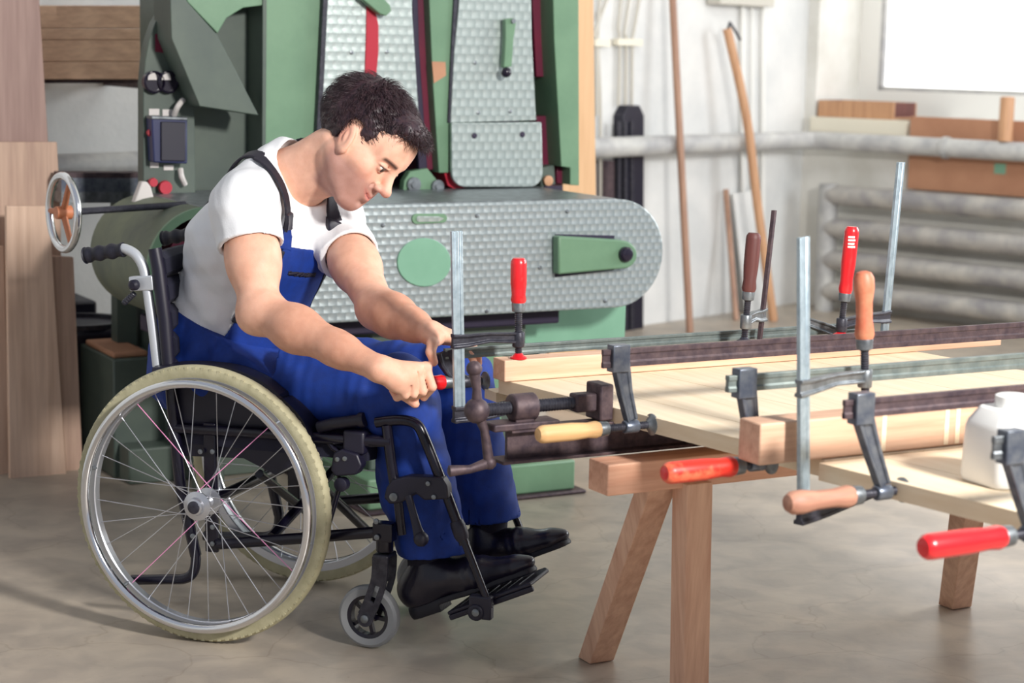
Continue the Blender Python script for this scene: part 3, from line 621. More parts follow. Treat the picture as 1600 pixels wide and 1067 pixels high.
# crank: ball, bar and grip
pc = TP(sx0, ca[1], zsx); A_ = lambda u, v: PL(u, v, pc, V((.3, -1, 0)).normalized())
g = G(); g.ball(pc, .024, 16); g.tube([A_(741, 580), A_(745, 608), pc, A_(757, 672), A_(764, 722)], [.011, .008, .012, .008, .010], 12); g.ball(A_(741, 576), .015, 14)
g.tube([A_(766, 722), A_(735, 733), A_(702, 736)]+[A_(700, 736)], [.011, .008, .011, .006], 12); g.ball(A_(765, 723), .013, 12)
obj('crank_handle', g, M['rust'], CR)

# ---- F-clamps
def grip_prof(L, r, style):
    if style == 'straight': return [(0, r*.72), (.006, r*.95), (.012, r), (L*.55, r), (L*.8, r*.86), (L*.93, r*.97), (L, r*.8)]
    if style == 'bulb': return [(0, r*.3), (.003, r*.72), (.012, r*1.0), (.03, r*1.03), (L*.45, r*.82), (L*.7, r*.80), (L*.92, r*.98), (L, r*.8)]
    return [(0, r*.8), (.004, r), (L*.6, r), (L*.85, r*.84), (L-.005, r*.95), (L, r*.8)]
def clampset(label, loc, bar, barw, barh, barup, barm, arms, armm, spin, spinm, grip, gripm, style, pad, padm, gr=.017, gripend=None, arm_w=.016, gripcap=None):
    t = thing('bar_clamp', loc, label, 'clamp', 'bar clamps on the workbench')
    p, q = V(bar[0]), V(bar[1]); x_, y_ = frame(q-p, barup); g = G()
    # flat bar with a groove on each broad side
    w, h = barw/2, barh/2; gd = min(w*.45, .0018)
    sec = [(-w, -h), (w, -h), (w, -h*.45), (w-gd, -h*.35), (w-gd, h*.35), (w, h*.45), (w, h), (-w, h), (-w, h*.45), (-w+gd, h*.35), (-w+gd, -h*.35), (-w, -h*.45)]
    g.prism([p+y_*a+x_*b for a, b in sec], q-p); obj('bar', g, M[barm], t, bevel=.0008)
    for ar in arms:    # list of (point, width, height) along an arm
        g = G(); n = len(ar['p']); side = V(ar['side']).normalized(); vs = []
        for i, (pt, hh) in enumerate(ar['p']):
            d = (ar['p'][min(i+1, n-1)][0]-ar['p'][max(i-1, 0)][0]).normalized(); nn = side.cross(d).normalized()
            wd = ar.get('w', arm_w)/2
            for a, b in ((-wd, -hh/2), (wd, -hh/2), (wd, -hh*.3), (wd*.55, -hh*.22), (wd*.55, hh*.22), (wd, hh*.3), (wd, hh/2), (-wd, hh/2), (-wd, hh*.3), (-wd*.55, hh*.22), (-wd*.55, -hh*.22), (-wd, -hh*.3)):
                vs.append(pt+side*a+nn*b)
        m_ = 12; fs = [(i*m_+k, i*m_+(k+1) % m_, (i+1)*m_+(k+1) % m_, (i+1)*m_+k) for i in range(n-1) for k in range(m_)]+[tuple(range(m_)), tuple(range(n*m_-1, (n-1)*m_-1, -1))]
        g.add(vs, fs)
        for hp, hd, hr, hl in ar.get('heads', []): g.lathe(V(hp)-V(hd)*hl/2, hd, [(0, hr*.9), (.002, hr), (hl-.002, hr), (hl, hr*.9)], 16)
        for hp, ax, ay, az, sx, sy, sz in ar.get('boxes', []): g.box(hp, ax, ay, az, sx, sy, sz)
        obj(ar.get('name', 'arm'), g, M[ar.get('m', armm)], t, bevel=.0015)
    g = G(); thread(g, spin[0], spin[1], spin[2]); obj('spindle', g, M[spinm], t)
    if grip:
        a, b = V(grip[0]), V(grip[1]); L = (b-a).length; g = G(); g.lathe(a, b-a, grip_prof(L, gr, style), 20); hd = obj('handle', g, M[gripm], t)
        g = G(); g.lathe(b, b-a, [(-.004, gr*.8), (0, gr*.86), (.016, gr*.8), (.018, gr*.55)], 18); obj('ferrule', g, M['steel'], t)
        if gripcap:
            g = G(); g.lathe(a, b-a, [(-.0008, gr*.5), (.001, gr*.74)], 16); obj('end_cap', g, M[gripcap], hd)
    if pad:
        pp, pd, pr = pad; pd = V(pd).normalized(); g = G(); g.lathe(V(pp)-pd*.012, pd, [(0, .007), (.004, .010), (.006, pr*.7), (.009, pr), (.012, pr)], 20); obj('pad', g, M[padm], t)
    return t
ZSP = .605; BZ = .722
def hclamp(label, upad, vpad, ubar, vbar, uend, barm, armm, hL, gL, gripm, style, spinm='castiron', gr=.017, barh=.03, barw=.008, zb=None, cap=None, padm='steel', aend=None):
    """horizontal clamp: bar above the board, arm hanging down at its end, spindle pressing the board edge"""
    P = PZ(upad, vpad, ZSP); a, b = tl(P)
    A_ = lambda a, z, db=0: TP(a, b+db, z)
    pb = PL(ubar, vbar, P, E2); z = zb or pb.z; ab = tl(pb)[0]
    ar_top = ab+.035; sp = a-hL*.42
    a_end = aend if aend else tl(PL(uend, 500, P, E2))[0]
    gs = a-hL
    arm = dict(p=[(A_(ar_top, z+.02), .034), (A_(ar_top+.006, z-.02), .032), (A_(ar_top+(sp-ar_top)*.5, (z+ZSP)/2), .026), (A_(sp, ZSP+.012), .022)], side=E2, w=.018,
               heads=[(A_(sp, ZSP), E1, .0125, .03)], boxes=[(A_(ar_top, z), E1, E2, Z, .036, .024, .05)])
    return clampset(label, A_(a, ZSP), (A_(ab, z), A_(a_end, z)), barw, barh, Z, barm, [arm], armm, (A_(gs+.01, ZSP), A_(a-.008, ZSP), .0075), spinm,
                    (A_(gs-gL, ZSP), A_(gs, ZSP)), gripm, style, (A_(a-.001, ZSP), E1, .0205), padm, gr=gr, gripcap=cap)
hclamp('long rusty bar clamp with pale unpainted straight wood handle above the iron clamp', 1020, 663, 941, 561, 1700, 'rust', 'blue_steel', .116, .13, 'lightw', 'straight', gr=.0165, barh=.034)
hclamp('long grey bar clamp with worn red handle beside the trestle leg', 1206, 722, 1136, 600, 1720, 'oldgreen', 'blue_steel', .078, .14, 'redworn', 'straight', gr=.0185, barh=.028, barw=.012, cap='redp', aend=1.35)
hclamp('rusty bar clamp with bulbous bare wood handle above the second board', 1412, 765, 1318, 640, 1760, 'rust', 'blue_steel', .104, .13, 'pinkw', 'bulb', gr=.0185, barh=.03, aend=1.4)
hclamp('clamp with bright red handle at the lower right edge', 1642, 828, 1551, 700, 1900, 'steel', 'blue_steel', .095, .15, 'redp', 'straight', gr=.019, barh=.034, cap='redp', aend=1.5)
# clamp in the man's hands
P = PZ(759, 595, ZSP); a, b = tl(P); K = lambda u, v: PL(u, v, P, E2)
GRIPA, GRIPB = K(603, 608), K(682, 598); SPL = K(697, 597)
GRIPA = SPL-(P-SPL).normalized()*.112; GRIPB = SPL-(P-SPL).normalized()*.004
bz = K(735, 551)
dn = (P-SPL).normalized()
q0 = K(694, 553)
clampset('long bar clamp held by the man, its red handle in his fist', P, (q0, TP(tl(q0)[0]+1.1, b, q0.z)), .010, .022, Z, 'oldgreen',
    [dict(p=[(K(693, 549), .034), (K(697, 566), .032), (K(710, 586), .028), (K(726, 596), .024)], side=E2, w=.018, heads=[(K(728, 596), dn, .013, .03)]),
     dict(name='fixed_jaw', m='steel', p=[(TP(tl(q0)[0]+.93, b, q0.z+.02), .02), (TP(tl(q0)[0]+.99, b, q0.z+.0), .024), (TP(tl(q0)[0]+1.02, b, q0.z-.01), .02)], side=E2, w=.02)], 'castiron',
    (SPL, P-dn*.008, .0085), 'castiron', (GRIPA, GRIPB), 'redp', 'straight', (P, dn, .0195), 'steel', gr=.0165)
# vertical clamps
def vclamp(label, base, zpad, bx, zt, zb, zarm, zh0, zh1, barm, armm, gripm, style, gr, spinm='castiron', padm='redplate', barw=.008, bard=.022, lean=V((0, 0, 0)), lower=True, adir=None, hlean=V((0, 0, 0))):
    """base: point below pad ; bx: offset vector from pad to bar"""
    ad = -V(bx).normalized(); side = ad.cross(Z)
    P0 = V((base.x, base.y, zpad)); B = lambda z: V((base.x, base.y, 0))+V(bx)+Z*z+lean*(z-zpad); H = lambda z: V((base.x, base.y, 0))+Z*z+hlean*(z-zpad)
    arms = [dict(p=[(B(zarm)-ad*.014, .03), (B(zarm)+ad*.02, .026), ((B(zarm)+H(zarm))/2+Z*.004, .02), (H(zarm)-ad*.008, .022)], side=side, w=.016, heads=[(H(zarm-.004), Z, .0125, .032)])]
    if lower: arms.append(dict(name='fixed_arm', m='castiron', p=[(B(zb+.010)-ad*.014, .034), (B(zb+.010)+ad*.025, .032), (B(zb+.010)+ad*.06, .028), (H(zb+.02)+ad*.01, .024)], side=side, w=.02, heads=[(H(min(zb+.035, ZBt-.008)), Z, .013, .02)]))
    return clampset(label, P0, (B(zb), B(zt)), barw, bard, ad, barm, arms, armm, (P0+Z*.006, H(zh0)-Z*.0, .0078), spinm, (H(zh1), H(zh0+.016)), gripm, style, (P0+Z*.0, -Z, .017), padm, gr=gr)
zb_ = ZT+.0455
P = PZ(810, 560, zb_); Yp = P.y
zz = lambda v, Pp, u: PL(u, v, Pp, V((0, 1, 0))).z
bx = PL(717, 540, P, E2)-P; bx.z = 0
Pb = P+bx
vclamp('upright clamp with galvanised bar and bright red handle nearest the man', P, zb_, bx, zz(361, Pb, 716), zz(655, Pb, 722), zz(533, Pb, 720), zz(486, P, 806), zz(403, P, 804), 'galv', 'castiron', 'redp', 'straight', .0165, lean=V((-.035, 0, 0)), bard=.024, hlean=V((-.02, 0, 0)))
P = PL(1163, 524, TP(0, .018, 0), E2); c_ = tl(P); P = TP(c_[0], .018, 0); P.z = zb_; print('c8', c_)
bx = PL(1188, 510, TP(0, -.03, 0), E2)-P; bx.z = 0
vclamp('small upright clamp with dark brown wood handle on the far batten', P, zb_, bx, zz(333, P, 1200), ZBt-.05, zz(500, P, 1180), zz(468, P, 1168), zz(364, P, 1173), 'rust', 'steel', 'brownw', 'straight', .0165, padm='castiron', lean=V((.07, 0, 0)), barw=.009, bard=.012, hlean=V((.05, 0, 0)))
P = PL(1314, 508, TP(0, .018, 0), E2); c_ = tl(P); P = TP(c_[0], .018, 0); P.z = zb_; print('c9', c_)
bx = PL(1383, 500, TP(0, -.03, 0), E2)-P; bx.z = 0
c9 = vclamp('upright clamp with printed red handle and tall galvanised bar at the back', P, zb_, bx, zz(253, P+bx, 1392), ZBt-.05, zz(495, P+bx, 1385), zz(470, P, 1318), zz(354, P, 1328), 'galv', 'castiron', 'redp', 'straight', .0165, lean=V((.045, 0, 0)), hlean=V((.06, 0, 0)), bard=.024)
for ch in c9.children:
    if ch.name.startswith('handle'):
        fp = PL(1326, 378, P+E2*.017+V((.008, 0, 0)), V((0, -1, 0))); g = G(); zc_ = fp.z
        cc = V((P.x, P.y, 0))+V((.06, 0, 0))*(zc_-zb_)
        for k, (z0, w) in enumerate(((.011, .8), (.004, .9), (-.004, .8), (-.011, .9))):
            n = 7; vs = []
            for i in range(n):
                a = -2.1+1.1*i/(n-1)*w
                for dz in (-.0022, .0022): vs.append(cc+V((math.cos(a)*.0172, math.sin(a)*.0172, zc_+z0+dz)))
            g.add(vs, [(2*i, 2*i+2, 2*i+3, 2*i+1) for i in range(n-1)])
        obj('printed_mark', g, M['whitep'], ch)
# foreground vertical clamp through the beam
P = TP(nb[0]+.0, bN2-.034, 0); q = PL(1352, 640, TP(0, bN2-.034, 0), E2); P = V((q.x, q.y, ZT+hB+.002))
bp = PL(1258, 600, TP(0, bN2+.02, 0), E2); bx = bp-P; bx.z = 0; Pb = P+bx
vclamp('tall foreground clamp with galvanised bar and worn orange wood handle', P, ZT+hB+.002, bx, zz(370, Pb, 1245), zz(812, Pb, 1265), zz(606, Pb, 1258), zz(545, P, 1348), zz(423, P, 1340), 'galv', 'steel', 'orangew', 'bulb', .0175, lean=V((-.045, 0, 0)), bard=.027, padm='steel', hlean=V((-.06, 0, 0)))
# white plastic canister at the right
q = PZ(1560, 765, ZT); t = thing('plastic_canister', q, 'white plastic glue container standing on the second board', 'container')
g = G(); c = q+V((.03, .06, 0))
pts = []
def rr(c, sx, sy, z, r=.02, n=4):
    out = []
    for (i, j, a0) in ((1, 1, 0), (-1, 1, 90), (-1, -1, 180), (1, -1, 270)):
        for k in range(n+1):
            a = math.radians(a0+90*k/n); out.append(c+E1*(i*(sx/2-r)+r*math.cos(a))+E2*(j*(sy/2-r)+r*math.sin(a))+Z*z)
    return out
rings = [rr(c, .125, .10, .001), rr(c, .13, .105, .01), rr(c, .125, .10, .09), rr(c, .12, .095, .10), rr(c, .085, .08, .122, .02)]
m_ = len(rings[0]); vs = sum(rings, []); fs = [(i*m_+k, i*m_+(k+1) % m_, (i+1)*m_+(k+1) % m_, (i+1)*m_+k) for i in range(len(rings)-1) for k in range(m_)]+[tuple(range(m_)), tuple(range(len(vs)-1, len(vs)-m_-1, -1))]
g.add(vs, fs); obj('body', g, M['whitep'], t, bevel=.002)
g = G(); g.lathe(c+Z*.122, Z, [(0, .028), (.018, .028), (.020, .024)], 20); obj('cap', g, M['whitep'], t)
# ================================================================ wheelchair
WR = .304
CH_ = thing('wheelchair', CO, 'manual wheelchair with black frame and cream tyres', 'wheelchair')
def part(name, g, m, parent=CH_, bevel=0, sm=35): return obj(name, g, M[m] if isinstance(m, str) else m, parent, bevel=bevel, sm=sm)
def wheel(b, side):
    """side -1: camera side"""
    c = CL(0, b, WR); out = CA*side
    g = G(); r = .0175
    g.ring(c, out, [(WR-.030, -.011), (WR-.016, -.0165), (WR-.006, -.0145), (WR-.001, -.008), (WR, 0), (WR-.001, .008), (WR-.006, .0145), (WR-.016, .0165), (WR-.030, .011)], 128)
    n = 96   # tread blocks
    x_, y_ = frame(out)
    for sgn in (-1, 1):
        for k in range(n):
            a = 2*math.pi*(k+.25*(sgn+1))/n; d = x_*math.cos(a)+y_*math.sin(a); tn = out.cross(d)
            g.box(c+d*(WR-.0083)+out*sgn*.0115, d, tn, out, .009, .0075, .008)
    w = part('rear_wheel', g, 'tyre')
    g = G(); g.ring(c, out, [(WR-.046, -.0085), (WR-.044, -.011), (WR-.027, -.0125), (WR-.024, -.0105), (WR-.030, 0), (WR-.024, .0105), (WR-.027, .0125), (WR-.044, .011), (WR-.046, .0085)], 96); part('rim', g, 'alu', w)
    g = G(); g.ring(c+out*.034, out, circ(WR-.036, 0, .0098, 12), 96); part('hand_rim', g, 'chrome', w)
    for k in range(6):
        a = 2*math.pi*k/6+.3; d = x_*math.cos(a)+y_*math.sin(a); g = G(); g.tube([c+d*(WR-.042)+out*.008, c+d*(WR-.036)+out*.026], .004, 8); part('rim_bracket', g, 'steel', w)
    g = G(); g.lathe(c-out*.036, out, [(0, .012), (.004, .030), (.008, .030), (.012, .015), (.05, .015), (.054, .032), (.058, .032), (.062, .020), (.070, .018), (.073, .012)], 28)
    part('hub', g, 'alu', w)
    g = G(); g.lathe(c+out*.034, out, [(0, .014), (.004, .014), (.006, .010), (.0065, .004)], 20); part('axle_cap', g, 'castiron', w)
    N = 32
    for k in range(N):
        fl = 1 if k % 2 == 0 else -1; dr = 1 if (k//2) % 2 == 0 else -1
        a = 2*math.pi*k/N+.06; ah = a+dr*1.15; d = x_*math.cos(a)+y_*math.sin(a); dh = x_*math.cos(ah)+y_*math.sin(ah)
        p = c+dh*.024+out*(fl*.027-.006+.0); q = c+d*(WR-.044)
        g = G(); g.tube([p, q], .0011, 5); part('spoke', g, M['pink'] if (k in (3, 12, 21, 28) and side < 0) else M['alu'], w)
    return w
wheel(-.26, -1); wheel(.26, 1)
g = G(); g.tube([CL(0, -.235, WR), CL(0, .235, WR)], .012, 12); part('axle_tube', g, 'black')
def tb(name, pts, r, m='black', parent=CH_, n=14, sm_=0, **k):
    g = G(); g.tube(smooth_path(pts, sm_) if sm_ else pts, r, n, **k); return part(name, g, m, parent)
def side(bs, s, near):
    """s=-1 near; frame plane bs"""
    B = lambda u, v, d=0: PB(u, v, bref+d) if near else mir(PB(u, v, bref+d))
    bref = -.205
    def mir(p):
        q = p-CO; b = q.dot(CA); a = q.dot(CF); a -= .05*max(0, min(1, (a-.40)/.1))+.04*max(0, min(1, (-.12-a)/.08)); return CO+CF*a-CA*b+Z*q.z
    # push handle
    ph = tb('push_handle', [B(246, 572), B(238, 505), B(229, 445), B(224, 418), B(212, 398), B(196, 389), B(186, 389)], .0112, 'silverp', sm_=5)
    g = G(); pts = [B(193, 390), B(180, 392), B(166, 394), B(152, 396), B(140, 398), B(134, 399)]; pts = smooth_path(pts, 4); m = len(pts)
    g.tube(pts, [.016+.0022*math.cos(i*1.15) if 1 < i < m-2 else (.0165 if i < m-1 else .019) for i in range(m)], 16); part('grip', g, 'rubber', ph)
    # back post
    g = G(); g.tube([B(266, 600), B(258, 500), B(248, 420), B(242, 388)], [.015, .016, .016, .015], 14); part('back_post', g, 'blackm')
    g = G(); g.beam(B(206, 443), B(243, 441), .026, .032); g.lathe(B(206, 445, -.02), CA, [(0, .010), (.04, .010)], 14); cl = part('handle_clamp', g, 'silverp', bevel=.003)
    g = G(); g.lathe(B(206, 446, -.033), CA, [(0, .007), (.004, .012), (.014, .012), (.016, .008)], 14); part('clamp_knob', g, 'blackm', cl)
    g = G(); thread(g, B(210, 458), B(193, 474), .007, .006); part('spring', g, 'castiron', cl)
    # upright axle plate and lower frame
    tb('upright_tube', [B(266, 590), B(270, 640), B(282, 760), B(302, 850), B(306, 868)], .013)
    tb('anti_tip_tube', [B(302, 850), B(306, 872), B(302, 894), B(288, 904), B(262, 905), B(206, 906)], .0115, sm_=5)
    g = G(); g.beam(B(328, 660), B(332, 862), .03, .012, up=CA); ap = part('axle_plate', g, 'black', bevel=.003)
    for (u, v) in ((331, 850), (331, 824), (331, 706), (312, 706), (300, 838)):
        g = G(); g.lathe(B(u, v, -.018), CA*1, [(0, .003), (.001, .0055), (.004, .0055)], 10); part('bolt', g, 'steel', ap)
    tb('lower_rail', [B(340, 850), B(470, 841), B(604, 830)], .0125)
    tb('seat_rail', [B(266, 668), B(400, 676), B(500, 684), B(612, 690)], .0125)
    tb('armrest_tube', [B(262, 590), B(300, 575)], .011)
    # side panel and fender
    g = G(); pts = [B(u, v, .012) for u, v in ((268, 590), (330, 576), (400, 590), (446, 618), (478, 650), (492, 690), (476, 716), (430, 742), (380, 716), (280, 712), (266, 640))]; g.prism(pts, -CA*.004 if 0 else CA*.004); part('side_panel', g, 'blackm', bevel=.001)
    fp = smooth_path([B(248, 575), B(300, 570), (B(360, 574)), B(410, 592), B(450, 622), B(478, 652), B(487, 676), B(484, 700)], 5)
    g = G(); vs = []
    for i, p in enumerate(fp):
        d = (fp[min(i+1, len(fp)-1)]-fp[max(i-1, 0)]).normalized(); nn = CA.cross(d).normalized()
        if nn.z < 0 and i < 20: nn = -nn
        for a, b_ in ((-.032, -.006), (-.026, .004), (0, .009), (.026, .004), (.032, -.006), (0, -.004)): vs.append(p+CA*a+nn*b_)
    m_ = 6; n_ = len(fp); g.add(vs, [(i*m_+k, i*m_+(k+1) % m_, (i+1)*m_+(k+1) % m_, (i+1)*m_+k) for i in range(n_-1) for k in range(m_)]+[tuple(range(m_)), tuple(range(n_*m_-1, (n_-1)*m_-1, -1))])
    part('fender', g, 'blackm')
    # brake
    br = tb('brake', [B(498, 668), B(520, 662), B(566, 656)], .013, 'blackm')
    g = G(); g.lathe(B(566, 656), B(566, 656)-B(498, 668), [(-.006, .016), (0, .0165), (.006, .015)], 14); part('end_cap', g, 'blackm', br)
    g = G(); g.prism([B(u, v, -.022) for u, v in ((520, 708), (534, 702), (558, 710), (565, 728), (556, 742), (524, 745), (516, 735))], CA*.03); bb = part('brake_body', g, 'blackm', bevel=.004)
    for (u, v) in ((526, 718), (538, 717)):
        g = G(); g.lathe(B(u, v, -.026), CA, [(0, .002), (.001, .005), (.006, .005)], 10); part('bolt', g, 'steel', bb)
    g = G(); g.lathe(B(531, 758, -.02), CA, [(0, .012), (.002, .015), (.02, .015)], 16); part('brake_joint', g, 'blackm', bb)
    tb('brake_strut', [B(531, 745), B(529, 765), B(512, 824)], .006); tb('brake_link', [B(507, 680), B(520, 700), B(540, 712)], .006)
    g = G(); g.box(B(556, 690, -.0), CF, CA, Z, .05, .03, .05); part('seat_bracket', g, 'blackm', bevel=.006)
    # front post and hanger
    tb('front_post', [B(604, 664), B(611, 720), B(618, 765)], .0115)
    tb('front_tube', [B(566, 692), B(605, 688)], .011)
    hg = tb('hanger', [B(588, 660), B(612, 657), B(634, 657), B(652, 664), B(664, 686), B(690, 752), B(712, 810), B(726, 850)], .0115, sm_=5)
    tb('hanger_extension', [B(714, 816), B(736, 872), B(766, 950)], .0085, parent=hg)
    g = G(); g.lathe(B(716, 822), B(726, 850)-B(716, 822), [(-.012, .014), (0, .016), (.02, .016), (.03, .013)], 14); part('clamp_collar', g, 'blackm', hg)
    g = G(); g.prism([B(u, v, -.02) for u, v in ((603, 762), (612, 750), (636, 744), (690, 746), (698, 760), (700, 780), (662, 782), (650, 772), (626, 786), (608, 788), (599, 778))], CA*.03); sb_ = part('swing_bracket', g, 'blackm', bevel=.004)
    for (u, v, r) in ((614, 777, .009), (668, 756, .005), (677, 777, .005)):
        g = G(); g.lathe(B(u, v, -.025), CA, [(0, r*.6), (.001, r), (.006, r)], 14); part('bolt', g, 'steel', sb_)
    g = G(); vs = [B(638, 774, -.03), B(645, 800, -.034), B(652, 826, -.036), B(656, 838, -.036)]; g.tube(vs, [.008, .008, .010, .013], 12, sq=.6); g.ball(B(658, 842, -.036), .0165, 12); part('swing_lever', g, 'blackm', sb_)
    tb('pivot_tube', [B(622, 782), B(628, 835)], .010)
    # caster
    g = G(); g.lathe(B(601, 862, .015), Z*1.0, [(0, .0165), (.003, .0185), (.05, .0185), (.062, .015), (.066, .01)], 18); g.box(B(601, 830), CF, CA, Z, .045, .03, .04); ch = part('caster_housing', g, 'black', bevel=.003)
    for (u, v) in ((587, 815), (588, 840)):
        g = G(); g.lathe(B(u, v, -.022), CA, [(0, .003), (.001, .006), (.005, .006)], 10); part('bolt', g, 'steel', ch)
    cq_ = PZ(577, 1011, 0)+Z*.0705; cc = cq_ if near else mir(cq_)
    def leg_(sg):
        o_ = CA*(sg*.023); vs = [B(601, 868, .018), B(599, 902, .03), B(588, 936, .038), cc+Z*.004]; vs = [p+o_ for p in vs]; pts = smooth_path(vs, 4); g = G(); L_ = []
        for i, p in enumerate(pts):
            d = (pts[min(i+1, len(pts)-1)]-pts[max(i-1, 0)]).normalized(); nn = CA.cross(d).normalized(); L_.append((p, nn))
        def rib(e0, e1_, i0, i1):
            gg = []
            for p, nn in L_[i0:i1]:
                gg += [p+nn*.018*e0-CA*.003, p+nn*.018*e1_-CA*.003, p+nn*.018*e1_+CA*.003, p+nn*.018*e0+CA*.003]
            m_ = 4; n_ = i1-i0; g.add(gg, [(i*m_+k, i*m_+(k+1) % m_, (i+1)*m_+(k+1) % m_, (i+1)*m_+k) for i in range(n_-1) for k in range(m_)]+[tuple(range(m_)), tuple(range(n_*m_-1, (n_-1)*m_-1, -1))])
        rib(-1, 1, 0, 6); rib(-1, -.3, 5, 9); rib(.3, 1, 5, 9); rib(-1, 1, 8, len(L_))
        g.lathe(cc+o_-CA*.003, CA, [(0, .018), (.006, .018)], 18)
        return part('caster_fork', g, 'castiron')
    leg_(-1); leg_(1)
    g = G(); g.box(B(601, 867, .018), CF, CA, Z, .036, .052, .012); part('fork_crown', g, 'castiron', bevel=.004)
    g = G(); g.lathe(cc-CA*.032, CA, [(0, .006), (.002, .009), (.062, .009), (.064, .006)], 14); part('caster_axle', g, 'steel')
    g = G(); g.ring(cc, CA, [(.048, -.012), (.062, -.014), (.068, -.010), (.070, 0), (.068, .010), (.062, .014), (.048, .012)], 48); cw = part('caster_wheel', g, 'tyreg')
    g = G(); g.ring(cc, CA, [(.040, -.010), (.049, -.012), (.049, .012), (.040, .010)], 40); g.lathe(cc-CA*.013, CA, [(0, .014), (.026, .014)], 20)
    x_, y_ = frame(CA)
    for k in range(5):
        a = 2*math.pi*k/5+.4; d = x_*math.cos(a)+y_*math.sin(a); g.beam(cc+d*.010, cc+d*.043, .008, .011, up=CA)
    part('caster_rim', g, 'black', cw)
    # footplate
    g = G(); g.box(B(752, 948, .0), CF, CA, Z, .05, .022, .05)
    g.lathe(B(742, 958, -.016), CA, [(0, .018), (.03, .018)], 18); fb = part('foot_bracket', g, 'blackm', bevel=.004)
    g = G(); g.lathe(B(742, 958, -.024), CA, [(0, .004), (.002, .008), (.01, .008)], 12); part('bolt', g, 'steel', fb)
    return B
Bn = side(-.205, -1, True); Bf = side(.205, 1, False)
# footplates: tilted plates under each shoe
def plate(b0, b1, du=0, dv=0, nm='footplate'):
    bm_ = (b0+b1)/2
    p = PB(700+du, 962+dv, b0); q = PB(830+du, 916+dv, b0); d = (q-p).normalized(); up = CA.cross(d).normalized(); 
    if up.z < 0: up = -up
    g = G(); L = (q-p).length
    pts = [p, p+d*L, p+d*L*1.0+CA*(b1-b0)*.75, p+d*L*.9+CA*(b1-b0), p+CA*(b1-b0)]
    g.prism(pts, up*.008); g.prism([p, p+d*L, p+d*L+CA*.012, p+CA*.012], -up*.012); f_ = part(nm, g, 'blackm', bevel=.003)
    for k in range(6):
        g = G(); g.box(p+d*(L*(.12+.14*k))+CA*(b1-b0)*.45+up*.009, d, CA, up, .006, abs(b1-b0)*.6, .002); part('grip_rib', g, 'blackm', f_)
    return p, d, up
FPn = plate(-.19, -.03); FPf = plate(.19, .03, 65, -58) if 0 else None
p_, d_, u_ = FPn
# far plate is the mirror image of the near one
def mirp(p): q = V(p)-CO; return CO+CF*(q.dot(CF)-.06)-CA*q.dot(CA)+Z*q.z
g = G(); L = .18
g.prism([mirp(x) for x in (p_, p_+d_*L, p_+d_*L+CA*.12, p_+d_*L*.9+CA*.16, p_+CA*.16)], u_*.008); g.prism([mirp(x) for x in (p_, p_+d_*L, p_+d_*L+CA*.012, p_+CA*.012)], -u_*.012); part('footplate', g, 'black', bevel=.003)
# cross brace, seat and backrest
tb('cross_brace', [PB(446, 706, -.18), PB(446, 706, -.18).lerp(CL(.2, .18, .16), 1)], .011); tb('cross_brace', [PB(425, 838, -.18), CL(.2, .18, .40)], .011)
tb('cross_brace', [PB(405, 740, -.16), CL(.06, .18, .18)], .010)
g = G(); a0, a1 = -.07, .36
for i in range(1): pass
vs = []; nx, ny = 8, 10
for i in range(nx+1):
    for j in range(ny+1):
        b = -.2+.4*j/ny; vs.append(CL(a0+(a1-a0)*i/nx, b, .448-.014*math.sin(math.pi*j/ny)))
g = G(); g.add(vs+[v-Z*.028 for v in vs], [(i*(ny+1)+j, (i+1)*(ny+1)+j, (i+1)*(ny+1)+j+1, i*(ny+1)+j+1) for i in range(nx) for j in range(ny)]+
      [tuple(k+len(vs) for k in (i*(ny+1)+j, i*(ny+1)+j+1, (i+1)*(ny+1)+j+1, (i+1)*(ny+1)+j)) for i in range(nx) for j in range(ny)]
      +[(i*(ny+1)+e, (i+1)*(ny+1)+e, (i+1)*(ny+1)+e+len(vs), i*(ny+1)+e+len(vs)) for i in range(nx) for e in (0, ny)]
      +[(e*(ny+1)+j, e*(ny+1)+j+1, e*(ny+1)+j+1+len(vs), e*(ny+1)+j+len(vs)) for j in range(ny) for e in (0, nx)])
part('seat', g, 'blackf')
# backrest: sagging upholstery between the posts with horizontal bands
lo = PB(270, 600, -.2)-CO; hi = PB(243, 392, -.2)-CO; la, ha = lo.dot(CF), hi.dot(CF)
nb_ = 5
for k in range(nb_):
    z0 = lo.z+(hi.z-lo.z)*k/nb_; z1 = lo.z+(hi.z-lo.z)*(k+1)/nb_-.004; vs = []; n = 12
    for j in range(n+1):
        b = -.205+.41*j/n; sag = .035*math.sin(math.pi*j/n)
        for zz_, e in ((z0, 0), (z0+.012, .010), (z1-.012, .010), (z1, 0), (z1, -.012), (z0, -.012)):
            a = la+(ha-la)*((zz_-lo.z)/(hi.z-lo.z)); vs.append(CL(a-sag+e*1.2+.012, b, zz_))
    g = G(); m_ = 6; g.add(vs, [(i*m_+q, i*m_+(q+1) % m_, (i+1)*m_+(q+1) % m_, (i+1)*m_+q) for i in range(n) for q in range(m_)]+[tuple(range(m_)), tuple(range((n+1)*m_-1, n*m_-1, -1))])
    part('backrest_band', g, 'blackf')
